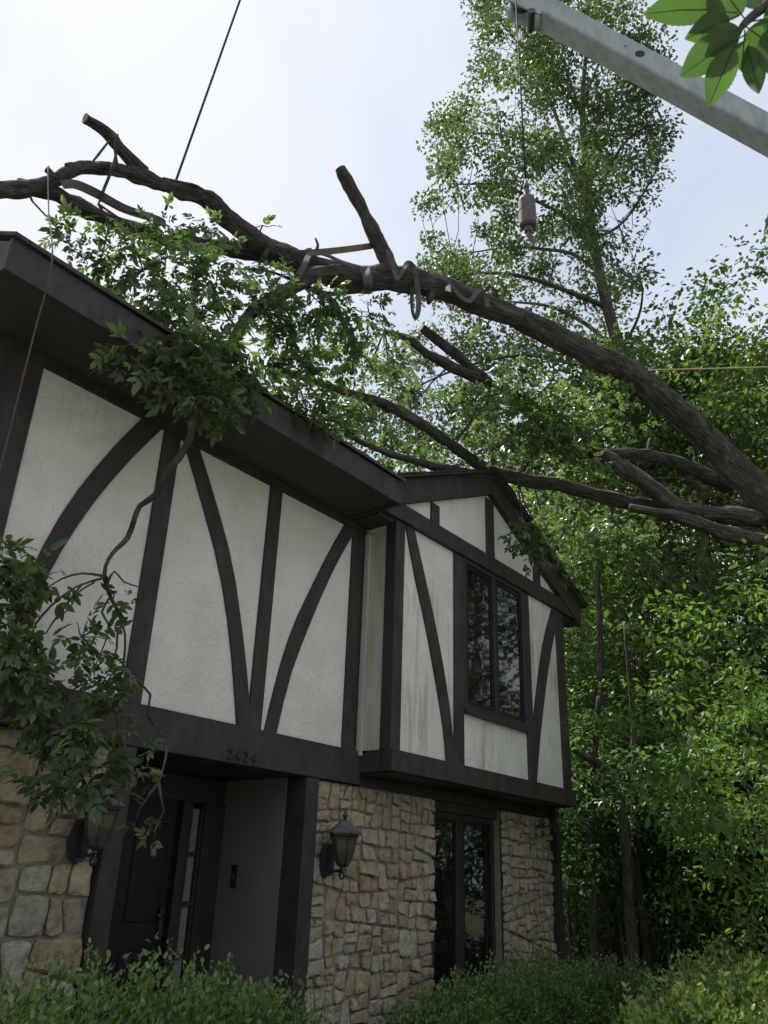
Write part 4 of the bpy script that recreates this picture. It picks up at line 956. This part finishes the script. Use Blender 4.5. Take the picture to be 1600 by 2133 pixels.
def pol(px, d):                                # ground position in the direction of a photo column
    r = ray(px, 1860); k = d/math.hypot(r[0], r[1]); return r[0]*k, r[1]*k
GW = 'woodland trees behind the house'
KL = {'oak': 'deep green broad-crowned tree in the woods right of the house', 'maple': 'yellow-green leafy tree in the woods right of the house',
      'ash': 'very tall high-crowned tree deep in the woods behind the house', 'beech': 'dense mid-green tree on the skyline above the fallen trunk'}
OWN = {(1540, 20): 'broad leafy tree whose crown tops the woods above the thick fallen trunk', (1590, 29): 'tall leafy tree deep in the woods at the right edge',
       (1200, 21): 'leafy tree directly behind the right eave of the bay gable', (1200, 18.5): 'small leafy tree just right of the house corner'}
WL = 'leafy woodland tree among the trees right of the house'
for (px, d, kind, sc) in [(1540,20,'maple',1.05),(1780,17,'oak',.74),(1475,24,'oak',.98),(1395,27,'maple',1.15),(1330,23,'maple',.95),(1250,26,'oak',.80),(1200,21,'maple',.70),(1290,33,'ash',.9),(1590,29,'ash',1.0),(1570,18.6,'beech',1.0),(1690,19.5,'beech',1.0),(1480,21,'maple',.98),(1180,33,'oak',.9),(1860,14,'maple',.74),(1110,30,'oak',.75),(1020,34,'maple',.8),(1200,18.5,'maple',.52)]:
    x, y = pol(px, d); plant(kind, x, y, rng.uniform(0, 6.28), sc*rng.uniform(.95, 1.05), OWN.get((px, d), KL[kind]), GW)
GU = 'young trees under the woodland canopy'
for (px, d, kind, sc) in [(1200,14.5,'under',.65),(1240,17,'under',.8),(1290,14.5,'under',.6),(1340,19,'under',.8),(1375,16,'under',.55),(1460,21,'under',.85),(1220,23,'under',1.1),(1380,24,'under',1.0),(1520,14.5,'under',.6),(1560,21,'under',1.0),(1320,28,'under',1.1),(1450,30,'under',1.2),(1640,15,'under',.8),(1270,20,'under',.8)]:
    x, y = pol(px, d); plant(kind, x, y, rng.uniform(0, 6.28), sc, 'slender young tree close behind the house corner' if d < 16.5 else 'slender young tree deep in the shade under the woodland canopy', GU)
GS = 'shrubs on the woodland floor'
for (px, d, sc) in [(1185,13,.9),(1230,15,.9),(1290,13,.8),(1260,19,1.1),(1330,16,1.0),(1400,13.5,.8),(1440,18,1.0),(1500,16,1.0),(1560,13,.9),(1610,17,1.1),(1350,23,1.2),(1450,25,1.3),(1550,26,1.3),(1650,13,1.0),(1200,26,1.3),(1290,30,1.4),(1400,33,1.5),(1500,36,1.6)]:
    x, y = pol(px, d); plant('shrub', x, y, rng.uniform(0, 6.28), sc, 'low leafy shrub at the near edge of the woods behind the hedge' if d < 17 else 'low leafy shrub deep on the shaded woodland floor', GS)
x, y = pol(1700, 9.2); plant('bright', x, y, 1.0, .72, 'bright green sapling at the right edge in front of the dark woods')
x, y = pol(1610, 11.5); plant('bright', x, y, 3.0, .62, 'smaller bright sapling just behind the one at the right edge')
# trees across the yard, seen only as reflections in the window glass
GY = 'trees across the yard mirrored in the window glass'
for (x, y, kind, sc) in [(18, -3.2, 'oak', .9), (23, -5, 'maple', 1.15), (20, -7.5, 'maple', 1.1), (27, -9, 'oak', 1.1), (15.5, -3.5, 'under', 1.3), (13.5, -6, 'under', 1.3), (17, -5.5, 'under', 1.4)]:
    plant(kind, x, y, rng.uniform(0, 6.28), sc, 'tree across the yard mirrored in the dark window glass', GY)

# ------------------------------------------------------------------ crooked bare trunks in the wood
def stem(rows, label):
    P = []
    for (px, py, w, d) in rows:
        p = Hp(px, py, d); P.append(list(p)+[.5*w*depth(p)/FOC])
    b = np.array(P[0][:3]); g = [b[0], b[1], -.3, P[0][3]*1.2]
    S = spline([g]+P, 4); t = thing('dead_tree', label, 'tree', (b[0], b[1], -.3), 'bare crooked trunks in the wood')
    MB().tube(S[:, :3], S[:, 3], 8, rough=.06, rng=rng).build('trunk', M['bark'], t, smooth=True)
stem([(1312,1900,24,11.8),(1302,1740,22,11.8),(1285,1650,21,11.8),(1255,1595,18,11.8),(1215,1575,11,11.8),(1195,1560,6,11.8)], 'dark bare trunk bending sharply left beside the house corner')
stem([(1238,1950,18,12),(1232,1800,17,12),(1230,1650,15,12),(1240,1560,13,12),(1248,1450,10,12)], 'thin upright bare trunk nearest the house corner')
stem([(1345,1950,18,12.4),(1330,1850,17,12.4),(1322,1700,14,12.4),(1318,1500,10,12.4),(1300,1300,5,12.4)], 'thin dark trunk right of the bent one')

stem([(1500,1800,36,16.5),(1496,1600,34,16.5),(1488,1420,31,16.5),(1476,1240,26,16.5),(1462,1060,18,16.5),(1452,900,9,16.5)], 'dark straight trunk just right of the tall leaning tree')
stem([(1262,1700,15,15.5),(1254,1450,14,15.5),(1246,1240,12,15.5),(1240,1080,7,15.5)], 'slim pale trunk rising behind the right end of the bay roof')

# ------------------------------------------------------------------ pale house far behind the trees
hx, hy = pol(1375, 31); z0 = -.4
ph = thing('neighbour_house', 'pale house glimpsed far away through the trees', 'house', (hx, hy, z0))
def rot_box(m, x0, x1, y0, y1, z0_, z1):
    u = unit((hy, -hx, 0)); v = unit((hx, hy, 0)); n = len(m.v)
    for z in (z0_, z1):
        for (a, b) in ((x0, y0), (x1, y0), (x1, y1), (x0, y1)):
            q = np.array([hx, hy, z0])+u*a+v*b; m.v.append((q[0], q[1], z0+z))
    m.f += [tuple(n+i for i in q) for q in ((0,3,2,1),(4,5,6,7),(0,1,5,4),(1,2,6,5),(2,3,7,6),(3,0,4,7))]
    return m
rot_box(MB(), -4.5, 4.5, 0, 6, 0, 2.7).build('wall', M['pale'], ph)
rot_box(MB(), -5, 5, -1.4, 6.4, 2.71, 2.95).build('roof', M['shingle'], ph)
rot_box(MB(), -3.6, 3.6, 1.2, 5, 2.96, 3.9).build('roof', M['shingle'], ph)
for a in (-4.4, -2.2, 0, 2.2, 4.4): rot_box(MB(), a-.09, a+.09, -1.3, -1.1, 0, 2.7).build('porch_post', M['pale'], ph)
for a in (-3.2, -1.0, 1.4, 3.2):
    w_ = rot_box(MB(), a-.5, a+.5, -.04, -.005, .9, 2.2).build('window', M['pale'], ph)
    rot_box(MB(), a-.42, a+.42, -.06, -.045, .98, 2.12).build('pane', M['glass'], w_)
rot_box(MB(), -5, 5, -1.4, -.01, -.1, .12).build('porch_floor', M['pale'], ph)

# ------------------------------------------------------------------ hedges
def hedge(name, label, seed, spots, leaf, n, tone0, mat='leaf_hedge', sprigs=60):
    """spots: (x, y, rx, ry, height) lumps that grow into one bush"""
    rng = np.random.default_rng(seed); sp = np.array(spots, float); c0 = sp[:, :2].mean(0)
    o = thing(name, label, 'hedge', (c0[0], c0[1], 0.0))
    w = sp[:, 2]*sp[:, 3]; k = rng.choice(len(sp), n, p=w/w.sum()); u = rand_unit(rng, n); u[:, 2] = np.abs(u[:, 2])
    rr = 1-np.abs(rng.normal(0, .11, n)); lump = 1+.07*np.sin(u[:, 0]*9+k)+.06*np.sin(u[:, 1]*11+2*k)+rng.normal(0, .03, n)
    q = sp[k]; e = .62
    f = np.sign(u)*np.abs(u)**e
    pos = np.stack([q[:, 0]+f[:, 0]*q[:, 2]*rr*lump, q[:, 1]+f[:, 1]*q[:, 3]*rr*lump, f[:, 2]*q[:, 4]*rr*lump], 1)
    low = rng.random(n) < .18; pos[low, 2] *= rng.random(low.sum())
    d = u*.9+rng.normal(size=(n, 3))*.7; d[:, 2] += .35; nr = rng.normal(size=(n, 3))*.7; nr[:, 2] += .6
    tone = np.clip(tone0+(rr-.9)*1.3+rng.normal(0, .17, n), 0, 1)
    ln = leaf*rng.uniform(.6, 1.3, n)
    tw = MB(); SP, SD, SN, SL, ST = [], [], [], [], []
    for i in range(sprigs):                    # new shoots that break the outline
        s = sp[rng.choice(len(sp), p=w/w.sum())]; a, b = rng.uniform(-.8, .8, 2)
        zt = s[4]*(1-.25*(a*a+b*b)**1.5); p0_ = np.array([s[0]+a*s[2], s[1]+b*s[3], zt*.85]); L = rng.uniform(.10, .26)
        p1 = p0_+np.array([rng.normal(0, .25), rng.normal(0, .25), 1])*(L+zt*.12); tw.tube([p0_, (p0_+p1)/2+rng.normal(0, .008, 3), p1], [.003, .0025, .0012], 4)
        m_ = 11; t = rng.uniform(.35, 1, m_)[:, None]; SP.append(p0_+(p1-p0_)*t+rng.normal(0, .004, (m_, 3)))
        dv = rng.normal(size=(m_, 3)); dv[:, 2] = np.abs(dv[:, 2])*.7+.3; SD.append(dv); SN.append(rng.normal(size=(m_, 3))+np.array([0, 0, .5])); SL.append(leaf*rng.uniform(.6, 1.1, m_)); ST.append(np.clip(rng.normal(.75, .15, m_), 0, 1))
    for s in sp:
        for i in range(9):
            a = rng.uniform(-.7, .7, 2); twig(tw, (s[0]+a[0]*.2, s[1]+a[1]*.2, -.1), (s[0]+a[0]*s[2], s[1]+a[1]*s[3], s[4]*rng.uniform(.6, .9)), .014, .004, rng, 5)
    tag(tw.build('stems', M['bark'], o), kind='stuff')
    leaves('foliage', np.vstack([pos]+SP), np.vstack([d]+SD), np.vstack([nr]+SN), np.concatenate([ln]+SL), np.concatenate([tone]+ST), M[mat], o, 'leaf', 1.25)
hedge('boxwood_hedge', 'dark clipped hedge in front of the entry at the lower left', 1, [(1.55, 3.75, .55, .42, 1.11), (2.15, 3.75, .55, .42, 1.10), (2.75, 3.75, .55, .42, 1.15), (3.3, 3.7, .5, .42, 1.14), (3.8, 3.75, .42, .4, 1.02)], .032, 52000, .48, sprigs=55)
hedge('boxwood_hedge', 'dark hedge under the ground-floor window', 2, [(6.1, 4.05, .5, .45, .78), (6.8, 4.1, .6, .45, .90), (7.6, 4.1, .6, .45, .98), (8.4, 4.1, .6, .45, .92), (9.2, 4.0, .6, .5, .9)], .033, 44000, .48, sprigs=55)
hedge('privet_hedge', 'bright leafy hedge at the lower right corner', 3, [(5.2, 1.75, .7, .55, 1.02), (6.1, 1.9, .8, .6, 1.08), (7.1, 2.1, .8, .6, 1.10), (8.2, 2.3, .9, .6, 1.1), (5.0, .9, .8, .5, 1.06), (6.2, 1.0, .8, .5, 1.06), (7.6, 1.2, .9, .55, 1.1), (9.2, 1.8, .9, .7, 1.12)], .042, 90000, .5, 'leaf_privet', sprigs=150)

# ------------------------------------------------------------------ near branch hanging into the top right corner
nb_base = np.array([3.4, -1.6, 0.0])
near = thing('overhanging_tree', 'out-of-focus near branch with large green leaves in the top right corner', 'tree', tuple(nb_base))
def D(px, py, t): r = ray(px, py); return EYE + r/FOC*t    # t = depth along the view
nt = MB()
trk = spline([nb_base+(0, 0, -.3), nb_base+(.05, 0, 1.4), nb_base+(-.05, .1, 3.0), nb_base+(0, .2, 6.0)], 5); nt.tube(trk, list(np.linspace(.10, .05, len(trk))), 12, rough=.05, rng=rng)
j0 = D(1560, 40, 1.75)
bb = spline([trk[11], trk[11]*.5+D(1900, -150, 1.9)*.5+(0, 0, .15), D(1900, -150, 1.9), D(1680, -40, 1.8), j0, D(1530, 90, 1.74)], 6)
nt.tube(bb, list(np.linspace(.03, .0035, len(bb))), 8)
j2 = D(1690, 420, 1.75); bb2 = spline([bb[14], D(1860, 150, 1.85), D(1750, 330, 1.78), j2], 5); nt.tube(bb2, list(np.linspace(.010, .003, len(bb2))), 6)
nt.build('branch', M['bark'], near, smooth=True)
def big_leaf(base, tipp, width, name='leaf', droop=.06, seed=0):
    r_ = np.random.default_rng(seed); b, t = np.array(base), np.array(tipp); L = np.linalg.norm(t-b); d_ = (t-b)/L
    view = unit((b+t)/2-EYE); n_ = unit(view*1.0+np.array([0, 0, .35])+r_.normal(0, .22, 3)); n_ = unit(n_-d_*n_.dot(d_)); s_ = np.cross(d_, n_); m = MB(); K = 28
    for i in range(K+1):
        u = i/K; w = width*(math.sin(math.pi*min(1, u**.8*.98+.02))**.85)*(1-.25*u); w *= 1+(.022 if i % 2 else -.022)
        c = b+d_*L*u+n_*(math.sin(math.pi*u)*.10*L-droop*L*u*u)
        m.v += [tuple(c-s_*w+n_*w*.22), tuple(c-s_*w*.5+n_*w*.09), tuple(c), tuple(c+s_*w*.5+n_*w*.09), tuple(c+s_*w+n_*w*.22)]
    for i in range(K):
        for k in range(4): a = 5*i+k; m.f.append((a, a+1, a+6, a+5))
    o = m.build(name, M['leaf_near'], near, smooth=True)
    at = o.data.attributes.new('tone', 'FLOAT', 'POINT'); at.data.foreach_set('value', [float(r_.uniform(.3, .8))]*len(m.v))
    MB().tube([tuple(b-d_*.02), tuple(b+d_*L*.5+n_*(.04*L-droop*L*.25)-n_*.001), tuple(b+d_*L*.96-n_*(droop*L*.9))], [.0016, .0012, .0005], 5).build('vein', M['leaf_near'], o)
for i, (b, t, w, tt) in enumerate([((1540,80),(1409,160),.040,1.72),((1530,100),(1473,226),.034,1.70),((1555,95),(1583,200),.026,1.74),((1520,40),(1425,82),.034,1.76),((1500,20),(1335,25),.045,1.80),((1560,60),(1640,120),.045,1.74),((1545,30),(1480,-60),.05,1.78),((1580,20),(1600,-80),.05,1.8),((1590,40),(1690,20),.045,1.76),((1550,85),(1545,150),.025,1.73),((1470,-30),(1400,-90),.04,1.8),((1540,60),(1450,110),.030,1.71),((1600,60),(1625,170),.032,1.72),((1640,400),(1592,492),.022,1.74),((1680,420),(1640,540),.035,1.75),((1700,400),(1760,500),.035,1.75)]):
    big_leaf(D(*b, tt), D(*t, tt+(.03 if i % 2 else -.03)), w, seed=i)
